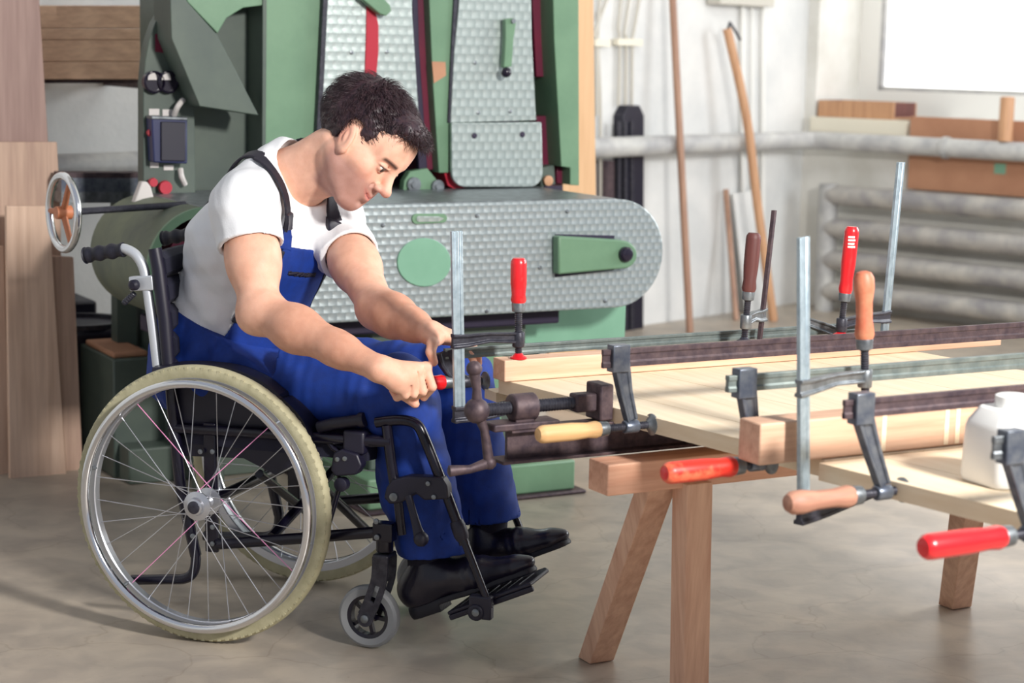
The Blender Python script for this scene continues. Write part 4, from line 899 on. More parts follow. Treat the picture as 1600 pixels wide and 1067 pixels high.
# ================================================================ the man: signed-distance modelling
A3 = lambda p: np.array(tuple(p), dtype=np.float32)
def _seg(p, a, b):
    ab = b-a; t = np.clip(((p-a)@ab)/max(float(ab@ab), 1e-9), 0, 1); return p-(a+t[..., None]*ab), t
def cone(a, b, r0, r1, w=None, q=1.0, q1=None):
    a, b = A3(a), A3(b); w_ = None if w is None else A3(V(w).normalized()); q1 = q if q1 is None else q1
    def f(p):
        d, t = _seg(p, a, b); r = r0+(r1-r0)*t
        if w_ is None: return np.sqrt((d*d).sum(-1))-r
        dw = d@w_; qq = q+(q1-q)*t; L = np.sqrt(np.maximum((d*d).sum(-1)-dw*dw, 0)+(dw/qq)**2); return L-r
    m = max(r0, r1)*max(1, q, q1); return f, np.minimum(a, b)-m, np.maximum(a, b)+m
def ell(c, ax, r):
    c = A3(c); R = np.stack([A3(x) for x in ax]); r = np.array(r, dtype=np.float32)
    def f(p):
        l = (p-c)@R.T; k0 = np.sqrt(((l/r)**2).sum(-1)); k1 = np.sqrt(((l/(r*r))**2).sum(-1)); return np.where(k1 > 1e-6, k0*(k0-1)/np.maximum(k1, 1e-6), -r.min())
    m = r.max(); return f, c-m, c+m
class Field:
    def __init__(s, lo, hi, h):
        s.lo = np.array(lo, dtype=np.float32); s.h = h; s.n = np.ceil((np.array(hi)-s.lo)/h).astype(int)+1; s.a = np.full(s.n, .05, np.float32)
    def _box(s, lo, hi, m):
        i0 = np.clip(np.floor((lo-m-s.lo)/s.h).astype(int), 0, s.n); i1 = np.clip(np.ceil((hi+m-s.lo)/s.h).astype(int)+1, 0, s.n); return i0, i1
    def pts(s, i0, i1):
        ax = [s.lo[k]+s.h*np.arange(i0[k], i1[k], dtype=np.float32) for k in range(3)]
        return np.stack(np.meshgrid(*ax, indexing='ij'), -1)
    def op(s, prim, k=.01, mode='u', m=None):
        f, lo, hi = prim; i0, i1 = s._box(lo, hi, (k+.012) if m is None else m)
        if (i1 <= i0).any(): return s
        sl = tuple(slice(i0[j], i1[j]) for j in range(3)); d = f(s.pts(i0, i1)).astype(np.float32); a = s.a[sl]
        if mode == 'u':
            h = np.maximum(k-np.abs(a-d), 0)/max(k, 1e-6); s.a[sl] = np.minimum(a, d)-h*h*k*.25
        else:
            d = -d if mode == 's' else d; h = np.maximum(k-np.abs(a-d), 0)/max(k, 1e-6); s.a[sl] = np.maximum(a, d)+h*h*k*.25
        return s
    def allpts(s): return s.pts(np.zeros(3, int), s.n)
    def mesh(s):
        a = s.a; sg = a < 0; n = np.array(a.shape)
        cnt = np.zeros(n-1, np.uint8); sl = [slice(0, -1), slice(1, None)]
        for i in (0, 1):
            for j in (0, 1):
                for k in (0, 1): cnt += sg[sl[i], sl[j], sl[k]]
        act = (cnt > 0) & (cnt < 8); idx = np.argwhere(act); vid = np.full(act.shape, -1, np.int32); vid[act] = np.arange(len(idx))
        acc = np.zeros((len(idx), 3), np.float32); c = np.zeros(len(idx), np.float32)
        for ax in range(3):
            o = [x for x in range(3) if x != ax]
            for u in (0, 1):
                for v in (0, 1):
                    p0 = idx.copy(); p0[:, o[0]] += u; p0[:, o[1]] += v; p1 = p0.copy(); p1[:, ax] += 1
                    x0 = a[p0[:, 0], p0[:, 1], p0[:, 2]]; x1 = a[p1[:, 0], p1[:, 1], p1[:, 2]]; m = (x0 < 0) != (x1 < 0)
                    t = np.where(m, x0/np.where(m, x0-x1, 1), 0); q = p0.astype(np.float32); q[:, ax] += t; acc[m] += q[m]; c[m] += 1
        vs = acc/c[:, None]*s.h+s.lo; fs = []
        for ax in range(3):
            o1, o2 = (ax+1) % 3, (ax+2) % 3
            A_ = [slice(None)]*3; B_ = [slice(None)]*3; A_[ax] = slice(0, -1); B_[ax] = slice(1, None)
            s0 = sg[tuple(A_)]; s1 = sg[tuple(B_)]; e = np.argwhere(s0 != s1); fl = s0[e[:, 0], e[:, 1], e[:, 2]]
            ok = (e[:, o1] > 0) & (e[:, o2] > 0) & (e[:, o1] < n[o1]-1) & (e[:, o2] < n[o2]-1); e = e[ok]; fl = fl[ok]; q = []
            for d1, d2 in ((-1, -1), (0, -1), (0, 0), (-1, 0)):
                x = e.copy(); x[:, o1] += d1; x[:, o2] += d2; q.append(vid[x[:, 0], x[:, 1], x[:, 2]])
            q = np.stack(q, 1); q[~fl] = q[~fl][:, ::-1]; fs.append(q)
        return vs, np.concatenate(fs)
def sdf_obj(name, F, m, parent, smooth=1, color=None, loc=None):
    vs, fs = F.mesh()
    if smooth:
        for it in range(smooth):
            acc = np.zeros_like(vs); c = np.zeros(len(vs), np.float32)
            for k in range(4):
                a, b = fs[:, k], fs[:, (k+1) % 4]
                for j in range(3): acc[:, j] += np.bincount(a, vs[b, j], len(vs))+np.bincount(b, vs[a, j], len(vs))
                c += np.bincount(a, minlength=len(vs))+np.bincount(b, minlength=len(vs))
            vs = (vs*.5+acc/np.maximum(c, 1)[:, None]*.5).astype(np.float32)
    lab = np.arange(len(vs)); ed = np.concatenate([fs[:, [k, (k+1) % 4]] for k in range(4)])
    while True:
        m0 = np.minimum(lab[ed[:, 0]], lab[ed[:, 1]]); l2 = lab.copy(); np.minimum.at(l2, ed[:, 0], m0); np.minimum.at(l2, ed[:, 1], m0); l2 = l2[l2]
        if (l2 == lab).all(): break
        lab = l2
    cn_ = np.bincount(lab, minlength=len(vs)); keep = lab == cn_.argmax()
    if not keep.all():
        fs = fs[keep[fs[:, 0]]]; new = np.cumsum(keep)-1; fs = new[fs]; vs = vs[keep]
    base = wpos(parent) if parent else V((0, 0, 0)); org = V(loc) if loc is not None else V((0, 0, 0))
    me = bpy.data.meshes.new(name); w = vs-np.array(tuple(base+org), np.float32)
    me.vertices.add(len(w)); me.vertices.foreach_set('co', w.ravel()); me.loops.add(fs.size); me.loops.foreach_set('vertex_index', fs.ravel().astype(np.int32))
    me.polygons.add(len(fs)); me.polygons.foreach_set('loop_start', np.arange(0, fs.size, 4, dtype=np.int32)); me.update(calc_edges=True); me.validate()
    me.polygons.foreach_set('use_smooth', np.ones(len(me.polygons), bool)); me.materials.append(M[m] if isinstance(m, str) else m)
    if color is not None:
        at = me.color_attributes.new('Col', 'FLOAT_COLOR', 'POINT'); c = color(vs); at.data.foreach_set('color', np.concatenate([c, np.ones((len(c), 1))], 1).astype(np.float32).ravel())
    o = bpy.data.objects.new(name, me); COL.objects.link(o); o.location = org
    if parent: o.parent = parent
    return o, vs
def attr_mat(name, rough, sss=0, bump=.0003, bs=500, spec=.4):
    m = mat(name, (1, 1, 1, 1), rough, bump=bump, bscale=bs, spec=spec, sss=sss); nt = m.node_tree
    a = nt.nodes.new('ShaderNodeAttribute'); a.attribute_name = 'Col'
    n = nt.nodes.new('ShaderNodeTexNoise'); n.inputs['Scale'].default_value = 40; n.inputs['Detail'].default_value = 5
    tc = nt.nodes['Texture Coordinate']; nt.links.new(tc.outputs['Object'], n.inputs['Vector'])
    cr = nt.nodes.new('ShaderNodeValToRGB'); cr.color_ramp.elements[0].position = .3; cr.color_ramp.elements[0].color = (.90, .84, .82, 1); cr.color_ramp.elements[1].position = .7; cr.color_ramp.elements[1].color = (1.05, 1.05, 1.05, 1)
    nt.links.new(n.outputs[0], cr.inputs[0]); x = nt.nodes.new('ShaderNodeMix'); x.data_type = 'RGBA'; x.blend_type = 'MULTIPLY'; x.inputs[0].default_value = 1
    nt.links.new(a.outputs['Color'], x.inputs[6]); nt.links.new(cr.outputs[0], x.inputs[7]); nt.links.new(x.outputs[2], nt.nodes['Principled BSDF'].inputs['Base Color']); return m
M['skin'] = attr_mat('skin', .55, sss=.2)
M['shirt'] = mat('white_cotton', srgb(230, 231, 233), .9, bump=.0004, bscale=300)
M['denim'] = mat('royal_blue_workwear', srgb(0, 50, 138), .75, 0, srgb(0, 42, 120), 30, bump=.0003, bscale=500)
M['strap'] = mat('black_strap_webbing', (.012, .010, .022, 1), .6, bump=.0003, bscale=600)
M['hair'] = mat('dark_brown_hair', srgb(66, 46, 50), .42, 0, srgb(42, 28, 38), 90, spec=.5)
M['eyew'] = mat('eye_white', srgb(226, 220, 216), .15); M['iris'] = mat('iris', srgb(62, 50, 44), .1)
M['sock'] = mat('black_sock', (.010, .008, .02, 1), .9)
def wob(p, amp, fr, seed=0):
    rs_ = np.random.RandomState(seed); o = 0
    for k in range(5):
        d = rs_.randn(3).astype(np.float32); d /= np.linalg.norm(d); o = o+np.sin(p@d*fr*(1+.5*k)+rs_.rand()*6.28)/(1+.6*k)
    return amp*o*.5
# ---- joints
PEL = PB(350, 566, 0); WST = PB(366, 492, 0); CHS = PB(404, 385, 0); UPC = PB(438, 318, 0); NKB = PB(462, 278, .0)
SN = PB(384, 322, -.165); SF = PB(520, 345, .135)
EN = PB(407, 487, -.255); 
HCp = PB(564, 224, .0); hs = 1.05
hf = V((.655, -.42, -.625)).normalized(); hu = V((.69, 0, .72)); hu = (hu-hf*hu.dot(hf)).normalized(); hr = hf.cross(hu)
def HP(x, y, z): return HCp+(hr*x+hf*y+hu*(z if z > 0 else z*.93))*hs
LAT = (SF-SN); LAT = V((LAT.x, LAT.y, LAT.z*.6)).normalized(); TU = (UPC-WST).normalized(); TU = (TU-LAT*TU.dot(LAT)).normalized(); TF = TU.cross(LAT)*-1
if TF.x < 0: TF = -TF
LATP = CA.lerp(LAT, .95); LATP = (LATP+CF*.22); LATP.z *= .6; LATP = LATP.normalized(); print('LATP', LATP, LAT)
# near hand on the clamp handle
gd = (GRIPB-GRIPA).normalized(); gc = -(gd.cross(Z)).normalized()
if gc.y > 0: gc = -gc
gu = gd.cross(gc); gu = gu if gu.z > 0 else -gu
def HG(t, th, r): a = math.radians(th); return GRIPA+gd*(t-.032)+(gu*math.cos(a)+gc*math.sin(a))*r
WN = HG(-.018, 30, .040); 
# far hand over the clamp
Kq = lambda u, v, d=0: PL(u, v, P2_-E2*d, E2)
P2_ = TP(0, tl(PZ(759, 595, ZSP))[1], 0)
WF = Kq(672, 520, .03); EF = PL(590, 482, P2_-E2*.22, E2)
SF2 = SF
print('upper arm N', (EN-SN).length, 'fore N', (WN-EN).length, 'upper F', (EF-SF).length, 'fore F', (WF-EF).length, 'shoulders', (SF-SN).length)
hip_n = PB(352, 578, -.095); hip_f = PB(352, 578, .095); knee_n = PB(622, 618, -.115); knee_f = PB(708, 590, .115); ank_n = PB(672, 872, -.10); ank_f = PB(765, 815, .11)
print('thigh', (knee_n-hip_n).length, (knee_f-hip_f).length, 'shin', (ank_n-knee_n).length, (ank_f-knee_f).length)
def bounds(pts, m): a = np.array([tuple(p) for p in pts]); return a.min(0)-m, a.max(0)+m
MAN = thing('person', CO+Z*.0, 'person in white t-shirt and blue bib overalls sitting in the wheelchair, tightening a clamp', 'person')

def torso_prims(e=0.0):
    return [(cone(PEL, WST, .118+e, .112+e, LATP, 1.42, 1.36), .03), (cone(WST, CHS, .112+e, .118+e, LATP, 1.36, 1.42), .03), (cone(CHS, UPC, .118+e, .082+e, LATP, 1.42, 1.75), .03),
            (cone(UPC+LATP*-.05, SN+Z*-.004, .07+e, .056+e), .04), (cone(UPC+LATP*.05, SF, .07+e, .055+e), .04),
            (cone(NKB-TF*.035-TU*.012+LATP*-.035, SN-TF*.012+TU*-.006, .052+e, .052+e), .05), (cone(NKB-TF*.035-TU*.012+LATP*.035, SF-TF*.012, .050+e, .048+e), .05),
            (cone(UPC-TF*.03, NKB-TF*.012+TU*.0, .07+e, .058+e), .04)]
lo, hi = bounds([WN, WF, EN, EF, SN, SF, PEL, HCp+V((.15, -.1, .14)), HP(0, .15, -.15), HP(0, -.14, .13), HG(.16, 90, .05), HG(.16, 270, .05), Kq(750, 575, 0)], .05)
hi[2] = max(hi[2], HCp.z+.17)
F = Field(lo, hi, .0024)
for pr, k in torso_prims(-.014): F.op(pr, k)
# neck
NKH = HP(0, -.026, -.065)
F.op(cone(NKB-TF*.008, NKH, .060, .054), .03)
F.op(cone(NKB+TF*.012-TU*.01, HP(0, .01, -.085), .048, .042), .03)
F.op(cone(UPC-TF*.04+LATP*-.04, HP(.022, -.052, -.060), .033, .026), .03); F.op(cone(UPC-TF*.04+LATP*.04, HP(-.022, -.052, -.060), .033, .026), .03)
F.op(cone(NKB+TF*.045-TU*.03+LATP*-.01, HP(.045, -.035, -.04), .012, .016), .022)    # neck muscle towards the ear
F.op(ell(HP(0, .028, -.112), (hr, hf, hu), (.012, .012, .014)), .012)
# head
HX = (hr, hf, hu)
def he(c, r, k=.012, mode='u', ax=HX): F.op(ell(HP(*c), ax, [x*hs for x in r]), k*hs, mode)
def hcn(a, b, r0, r1, k=.012, mode='u', w=None, q=1): F.op(cone(HP(*a), HP(*b), r0*hs, r1*hs, w, q), k*hs, mode)
he((0, -.018, .040), (.075, .099, .083), .02); he((0, .030, .022), (.063, .064, .083), .03)
he((0, .034, -.045), (.054, .054, .062), .03)
for s in (-1, 1): he((s*.036, .045, -.045), (.024, .034, .036), .03)
for s in (-1, 1):
    hcn((s*.056, -.004, -.052), (s*.024, .066, -.106), .018, .018, .024)
    hcn((s*.060, .012, -.01), (s*.052, .012, -.05), .014, .016, .03)
    he((s*.047, .054, -.020), (.020, .024, .018), .022)
    hcn((s*.012, .090, .022), (s*.042, .074, .022), .0095, .008, .016)
he((0, .074, -.108), (.022, .019, .017), .018); he((0, .073, -.068), (.036, .0225, .032), .024)
he((0, .070, .045), (.048, .028, .045), .03)
for s in (-1, 1): he((s*.031, .101, .001), (.018, .018, .0125), .014, 's')
hcn((0, .092, .016), (0, .114, -.030), .0075, .0112, .014); he((0, .1195, -.0345), (.0112, .0108, .0100), .008)
for s in (-1, 1):
    he((s*.0125, .103, -.0395), (.0066, .0085, .0064), .009)
    he((s*.0065, .1085, -.0480), (.0028, .0045, .0030), .003, 's')
    hcn((s*.018, .094, -.040), (s*.031, .077, -.064), .0022, .002, .006, 's')
for s in (-1, 1):
    hcn((0, .0968, -.0662), (s*.028, .0810, -.0590), .0048, .0024, .008); hcn((0, .0945, -.0762), (s*.026, .0810, -.0645), .0056, .0024, .008)
for s in (-1, 1): hcn((s*.029, .0825, -.0600), (0, .1050, -.0712), .0019, .0018, .004, 's')
he((0, .100, -.090), (.016, .008, .005), .010, 's')
# eyelids
for s in (-1, 1):
    he((s*.031, .0830, .002), (.0138, .0136, .0132), .003)
    hcn((s*.021, .0975, .0000), (s*.042, .0900, .0006), .0024, .0020, .0012, 's')
    hcn((s*.018, .0965, .0062), (s*.0455, .0875, .0046), .0022, .002, .003)
# ears
for s in (-1, 1):
    ea = (hr*s*.93-hf*.36).normalized(); eu = (hu*.84-hf*.54).normalized(); ef = ea.cross(eu); ex = (ea, ef, eu)
    ec = HP(s*.079, .006, -.006)
    F.op(ell(ec, ex, (.0078, .0215, .0360)), .006)
    F.op(ell(ec+ea*.009+eu*.002+ef*.000, ex, (.0068, .0128, .0235)), .004, 's')
    F.op(ell(ec+ea*.003+eu*.001, ex, (.005, .005, .014)), .005)
    F.op(ell(ec-eu*.027+ea*.001, ex, (.006, .010, .010)), .006)
# near arm
def armp(S_, E_, W_, sc=1.0, out=V((0, 0, 0)), u0=.056, u1=.052):
    d = (W_-E_); F.op(cone(S_, S_.lerp(E_, .55), u0*sc, .054*sc), .03); F.op(cone(S_.lerp(E_, .5), E_, .053*sc, .040*sc), .03)
    F.op(ell(E_, (d.normalized(), Z, d.normalized().cross(Z)), (.045*sc, .040*sc, .038*sc)), .02)
    F.op(cone(E_, E_.lerp(W_, .32), .040*sc, .0455*sc), .03); F.op(cone(E_.lerp(W_, .3), E_.lerp(W_, .7), .045*sc, .034*sc), .03); F.op(cone(E_.lerp(W_, .65), W_, .035*sc, .025*sc), .02)
armp(SN, EN, WN); F.op(ell(EN+(EN-SN).normalized()*.018-(WN-EN).normalized()*.018, (V((1, 0, 0)), V((0, 1, 0)), Z), (.026, .028, .026)), .03)
armp(SF, EF, WF, .95)
# near hand
fing = [(.0900, 30, 1.0), (.0705, 40, 1.06), (.0510, 52, 1.0), (.0325, 64, .86)]
tips = []
for i, (t, th, s) in enumerate(fing):
    mcp = HG(t-.004-.003*i, th, .039); pip = HG(t+.004, th+64*s, .0375); dip = HG(t+.003, 172+5*i, .0290); tip = HG(t, 214+5*i, .0262)
    F.op(cone(WN.lerp(mcp, .15), mcp, .0165, .0118), .014)
    F.op(cone(mcp, pip, .0104*(.88 if i == 3 else 1), .0090*(.9 if i == 3 else 1)), .002); F.op(cone(pip, dip, .0092*(.9 if i == 3 else 1), .0080), .002); F.op(cone(dip, tip, .0082, .0074), .003)
    F.op(ell(mcp+(mcp-HG(t, 0, 0)).normalized()*.002, (gd, gc, gu), (.0105, .0105, .0105)), .008); tips.append(tip)
F.op(cone(WN, HG(.03, 60, .034), .022, .018), .02); F.op(cone(HG(.015, 80, .028), HG(.05, 60, .030), .016, .014), .02)
th0 = HG(.0, 330, .028); th1 = HG(.034, 282, .036); th2 = HG(.060, 222, .038); th3 = HG(.074, 176, .0425)
F.op(cone(WN, th0, .018, .017), .015); F.op(cone(th0, th1, .016, .0125), .010); F.op(cone(th1, th2, .0120, .0105), .004); F.op(cone(th2, th3, .0105, .0090), .004)
# far hand
for i in range(3):
    t = (fing[i][0]+fing[i+1][0])/2-.001; th = (fing[i][1]+fing[i+1][1])/2; F.op(cone(HG(t-.003, th+8, .0495), HG(t+.004, th+64, .0485), .0020, .0026), .004, 's'); F.op(cone(HG(t+.004, th+64, .0485), HG(t+.003, th+120, .040), .0026, .0024), .003, 's')
fm = [Kq(704, 527, .012), Kq(709, 526, .034), Kq(712, 528, .052), Kq(712, 533, .068)]
fp_ = [Kq(727, 540, .006), Kq(734, 537, .030), Kq(736, 540, .050), Kq(733, 547, .066)]
fd = [Kq(737, 556, .004), Kq(745, 549, .026), Kq(747, 553, .046), Kq(743, 559, .062)]
ft = [Kq(741, 569, .006), Kq(747, 564, .024), Kq(748, 568, .042), Kq(744, 570, .058)]
for i in range(4):
    F.op(cone(WF.lerp(fm[i], .12), fm[i], .0165, .0118), .014); F.op(cone(fm[i], fp_[i], .0108, .0094), .0035); F.op(cone(fp_[i], fd[i], .0094, .0084), .003); F.op(cone(fd[i], ft[i], .0084, .0074), .003)
tq = [Kq(682, 528, .004), Kq(676, 536, -.014), Kq(673, 550, -.020), Kq(678, 566, -.020)]
F.op(cone(WF, tq[0], .018, .015), .015); F.op(cone(tq[0], tq[1], .015, .0118), .008); F.op(cone(tq[1], tq[2], .0112, .0104), .004); F.op(cone(tq[2], tq[3], .0104, .0085), .003)
hRm = np.stack([A3(x) for x in HX]); hC = A3(HCp)
def gs(l, c, r): return np.exp(-(((l-np.array(c, np.float32))/np.array(r, np.float32))**2).sum(-1))[:, None]
def skin_col(vs):
    l = (vs-hC)@hRm.T/hs; l[:, 2] = np.where(l[:, 2] < 0, l[:, 2]/.93, l[:, 2]); base = np.tile(np.array(srgb(232, 182, 156)[:3], np.float32), (len(vs), 1)); mix = lambda c, w: base*(1-w)+np.array(srgb(*c)[:3], np.float32)*w
    inhead = (np.linalg.norm(l, axis=1) < .17)[:, None].astype(np.float32)
    base = mix((236, 188, 164), inhead*.6)
    st = np.clip((-.028-l[:, 2])/.02, 0, 1)*np.clip((l[:, 1]+.015)/.02, 0, 1)*np.clip((.125+l[:, 2]+l[:, 1]*.05)/.012+1, 0, 1); st = (st[:, None]*inhead)
    base = mix((184, 142, 130), st*.95)
    for s in (-1, 1):
        base = mix((226, 140, 122), gs(l, (s*.080, -.012, -.005), (.018, .022, .03))*.55); base = mix((230, 158, 138), gs(l, (s*.045, .072, -.03), (.02, .02, .018))*.5)
        xb = np.abs(l[:, 0]-s*.031); eb = np.clip(1.25-np.abs(l[:, 2]-(.0200-6*(xb-.004)**2))/.0052, 0, 1)*np.clip((.0215-xb)/.005, 0, 1)*(l[:, 1] > .06)
        base = mix((48, 32, 36), eb[:, None]*.9*inhead)
        lash = gs(l, (s*.032, .094, .0032), (.015, .012, .0020)); base = mix((52, 34, 38), np.clip(lash*1.6, 0, .9)); base = mix((206, 138, 124), gs(l, (s*.031, .09, -.007), (.014, .01, .005))*.4)
    base = mix((228, 142, 128), gs(l, (0, .118, -.036), (.014, .012, .012))*.55)
    l3 = l.copy(); l3[:, 2] -= .0125*np.clip(np.abs(l[:, 0])/.028, 0, 1.2)**1.3; lip = gs(l3, (0, .096, -.0712), (.030, .024, .0072)); base = mix((208, 132, 122), np.clip(lip*1.7-.3, 0, .85))
    slit = gs(l3, (.000, .092, -.0708), (.028, .026, .0018)); base = mix((110, 44, 52), np.clip(slit*1.3-.3, 0, .8))
    # arms and hands
    for tp in [A3(t) for t in tips]+[A3(t) for t in ft]+[A3(tq[3]), A3(th3)]:
        w = np.exp(-((vs-tp)**2).sum(1)/(.012**2))[:, None]; base = mix((236, 160, 140), w*.6)
    for a, b in ((EN, WN), (EF, WF)):
        a_, b_ = A3(a), A3(b); t = ((vs-a_)@(b_-a_))/float((b_-a_)@(b_-a_)); d = np.linalg.norm(vs-(a_+t[:, None]*(b_-a_)), axis=1)
        w = (np.clip((t-.05)*4, 0, 1)*np.clip((1.1-t)*5, 0, 1)*(d < .07))[:, None]; base = mix((196, 140, 114), w*.6)
    return np.clip(base, 0, 1)
body, bv = sdf_obj('body', F, 'skin', MAN, 1, skin_col)
del F
# eyes
for s in (-1, 1):
    g = G(); g.ball(HP(s*.031, .0830, .0005), .0122*hs, 20); e = obj('eyeball', g, M['eyew'], MAN)
    gz = (hf*.95-hu*.22+hr*.06).normalized(); c = HP(s*.031, .0830, .0005)
    g = G(); g.lathe(c+gz*.0110*hs, gz, [(0, .0068), (.0012, .0056), (.0019, .002)], 16); obj('iris', g, M['iris'], e)
# ---- hair
F = Field(*[A3(x) for x in bounds([HP(0, 0, .03)], .17)], .0026)
p = F.allpts(); l = ((p-hC)@hRm.T)/hs
f1 = ell(HP(0, -.018, .040), HX, [x*hs for x in (.083, .113, .094)])[0](p); f2 = ell(HP(0, .066, .092), HX, [x*hs for x in (.058, .045, .030)])[0](p); f3 = ell(HP(0, .030, .028), HX, [x*hs for x in (.0685, .062, .088)])[0](p)
h_ = np.maximum(.02-np.abs(f1-f2), 0)/.02; d = np.minimum(f1, f2)-h_*h_*.005; d = np.minimum(d, f3)
y, z, x = l[..., 1], l[..., 2], np.abs(l[..., 0])
zl = np.interp(y.ravel(), [-.14, -.10, -.07, -.030, -.020, -.014, .014, .020, .024, .032, .038, .045, .058, .066, .075, .085, .11, .2], [-.070, -.074, -.076, -.060, -.02, .034, .040, .02, -.022, -.028, .008, .034, .040, .052, .068, .080, .083, .086]).reshape(y.shape).astype(np.float32)
zl = zl+np.clip((.05-x), 0, .05)*.15*(y > .04); d = np.maximum(d, (zl-z)*.9); d = d+wob(p, .0022, 120, 3)+wob(p, .0012, 320, 5)
F.a = d.astype(np.float32); hair, hv = sdf_obj('hair', F, 'hair', MAN, 1); del p, l, f1, f2, f3, F
# strands combed forward over the shell, one mesh with the shell
rsn = np.random.RandomState(4); lv = (hv-hC)@hRm.T/hs; cand = np.where((lv[:, 2] > -.052))[0]; pick = rsn.choice(cand, 9000); cn = np.array([0, -.018, .035])
vs, fs = [], []
bl = wpos(MAN)
for i in pick:
    q = lv[i]; nrm = q-cn; nrm /= np.linalg.norm(nrm)
    comb = np.array([rsn.randn()*.25, .9, -.25 if q[1] > 0 else -.7]); 
    if q[1] > .05 and q[2] > .07: comb = np.array([rsn.randn()*.4, .75, .25])
    if q[1] < -.06: comb = np.array([0, .1, -1.])
    comb = comb-nrm*comb.dot(nrm); comb /= np.linalg.norm(comb)+1e-6
    L = (.016+.012*rsn.rand())*(1.25 if q[2] > .07 else .75)*(.55 if q[2] < .0 else 1); lift = .30+.25*rsn.rand()
    if q[2] < 0: lift *= .4
    p0 = q-nrm*.003; p1 = q+(comb*.5+nrm*lift*.5)*L; p2 = q+(comb*1.0+nrm*lift*.55+rsn.randn(3)*.10)*L; sd = np.cross(comb, nrm)
    n0 = len(vs); r = .00055
    for pp, rr_ in ((p0, r), (p1, r*.9)):
        for sx, sn in ((-1, 0), (1, 0), (0, 1)): vs.append(pp+(sd*sx+nrm*sn)*rr_)
    vs.append(p2)
    fs += [(n0, n0+1, n0+4, n0+3), (n0+1, n0+2, n0+5, n0+4), (n0+2, n0, n0+3, n0+5), (n0+3, n0+4, n0+6), (n0+4, n0+5, n0+6), (n0+5, n0+3, n0+6)]
vs = np.array(vs)*hs@hRm+hC-np.array(tuple(bl))
me = hair.data; bm = bmesh.new(); bm.from_mesh(me); nv = [bm.verts.new(v) for v in vs]
for q in fs: bm.faces.new([nv[i] for i in q]).smooth = True
bm.to_mesh(me); bm.free()
# ---- t-shirt
HEMN = SN.lerp(EN, .38); HEMF = SF.lerp(EF, .42)
lo, hi = bounds([PEL, SN, SF, UPC, NKB, HEMN, HEMF, WST], .14); F = Field(lo, hi, .0032)
for pr, k in torso_prims(.003): F.op(pr, k)
an = (EN-SN).normalized(); af = (EF-SF).normalized()
F.op(cone(SN-an*.004, HEMN+an*.05, .063, .074), .04); F.op(cone(SF-af*.004, HEMF+af*.05, .060, .069), .04)
F.op(cone(UPC-TF*.02, NKB-TF*.02+TU*.01, .085, .066), .03)
p = F.allpts()
F.a += wob(p, .0045, 36, 11)+wob(p, .0022, 80, 12)+.0035*np.sin(((p-A3(WST))@A3((TU+TF*.6).normalized()))*95)*np.exp(-(((p-A3(WST))@A3(TU))/.09)**2)
def pln(pt, n): return lambda q: (q-A3(pt))@A3(V(n).normalized())
BIG = (F.lo, F.lo+F.h*F.n)
nearN = cone(SN, HEMN+an*.05, .10, .10); dN = nearN[0](p); cut = pln(HEMN, an+Z*.0)(p); F.a = np.where((dN < 0) & (cut > -.01), np.maximum(F.a, cut), F.a)
dN = cone(HEMF, HEMF+af*.10, .10, .10)[0](p); cut = pln(HEMF, af)(p); F.a = np.where((dN < 0) & (cut > -.01), np.maximum(F.a, cut), F.a)
F.op(cone(HEMN-an*.03, HEMN+an*.03, .060, .063), .002, 's'); F.op(cone(HEMF-af*.03, HEMF+af*.03, .056, .059), .002, 's')
# neck opening
F.op(cone(NKB-TF*.002+TU*.012, HP(0, -.02, -.10), .073, .085), .006, 's')
F.a = np.maximum(F.a, -((p-A3(PEL))@A3(TU)+.03))
sdf_obj('t_shirt', F, 'shirt', MAN, 2); del F
# ---- overalls
cf_n = PB(676, 862, -.10); cf_f = PB(764, 812, .11)
lo, hi = bounds([PEL, WST, knee_n, knee_f, cf_n, cf_f], .16); F = Field(lo, hi, .0038)
for pr, k in torso_prims(.012)[:1]: F.op(pr, k)
F.op(ell(PEL-CF*.02-Z*.005, (CF, CA, Z), (.15, .185, .125)), .03)
for h_, kn, an_, w1 in ((hip_n, knee_n, cf_n, -1), (hip_f, knee_f, cf_f, 1)):
    F.op(cone(h_, kn, .096, .080), .04); F.op(cone(kn, kn.lerp(an_, .5), .079, .074, CF, 1.0, 1.02), .03); F.op(cone(kn.lerp(an_, .45), an_, .073, .072, CF, 1.02, 1.12), .03)
    c = (an_-kn).normalized(); F.op(cone(an_-c*.0, an_+c*.12, .078, .078, CF, 1.1), .0, 's') if 0 else None
p = F.allpts(); thd = A3((knee_n-hip_n).normalized())
s_ = (p-A3(hip_n))@thd; zz_ = p[..., 2]
F.a += wob(p, .0065, 34, 21)+wob(p, .0030, 80, 8)+.0045*np.sin(s_*55+zz_*40)*np.exp(-((s_-.40)/.09)**2)+.003*np.sin(s_*70-zz_*50)*np.exp(-((s_-.08)/.10)**2)
for an_, kn in ((cf_n, knee_n), (cf_f, knee_f)):
    c = (an_-kn).normalized(); cn_ = (c*.9+Z*-.1+CF*-.12).normalized() if 1 else c; q = pln(an_, cn_)(p); dd = cone(an_, an_+c*.12, .12, .12)[0](p); F.a = np.where((dd < 0) & (q > -.012), np.maximum(F.a, q), F.a)
    F.op(cone(an_-c*.06, an_+c*.03, .062, .064, CF, 1.1), .002, 's')
# waistband cut: slanting line, higher at the back
cut = pln(WST-TU*.005, TU*1.0+CF*.05)(p); F.a = np.where((p-A3(WST))@A3(CF) < .19, np.maximum(F.a, cut), F.a)
ov, _ = sdf_obj('overalls', F, 'denim', MAN, 2); del F
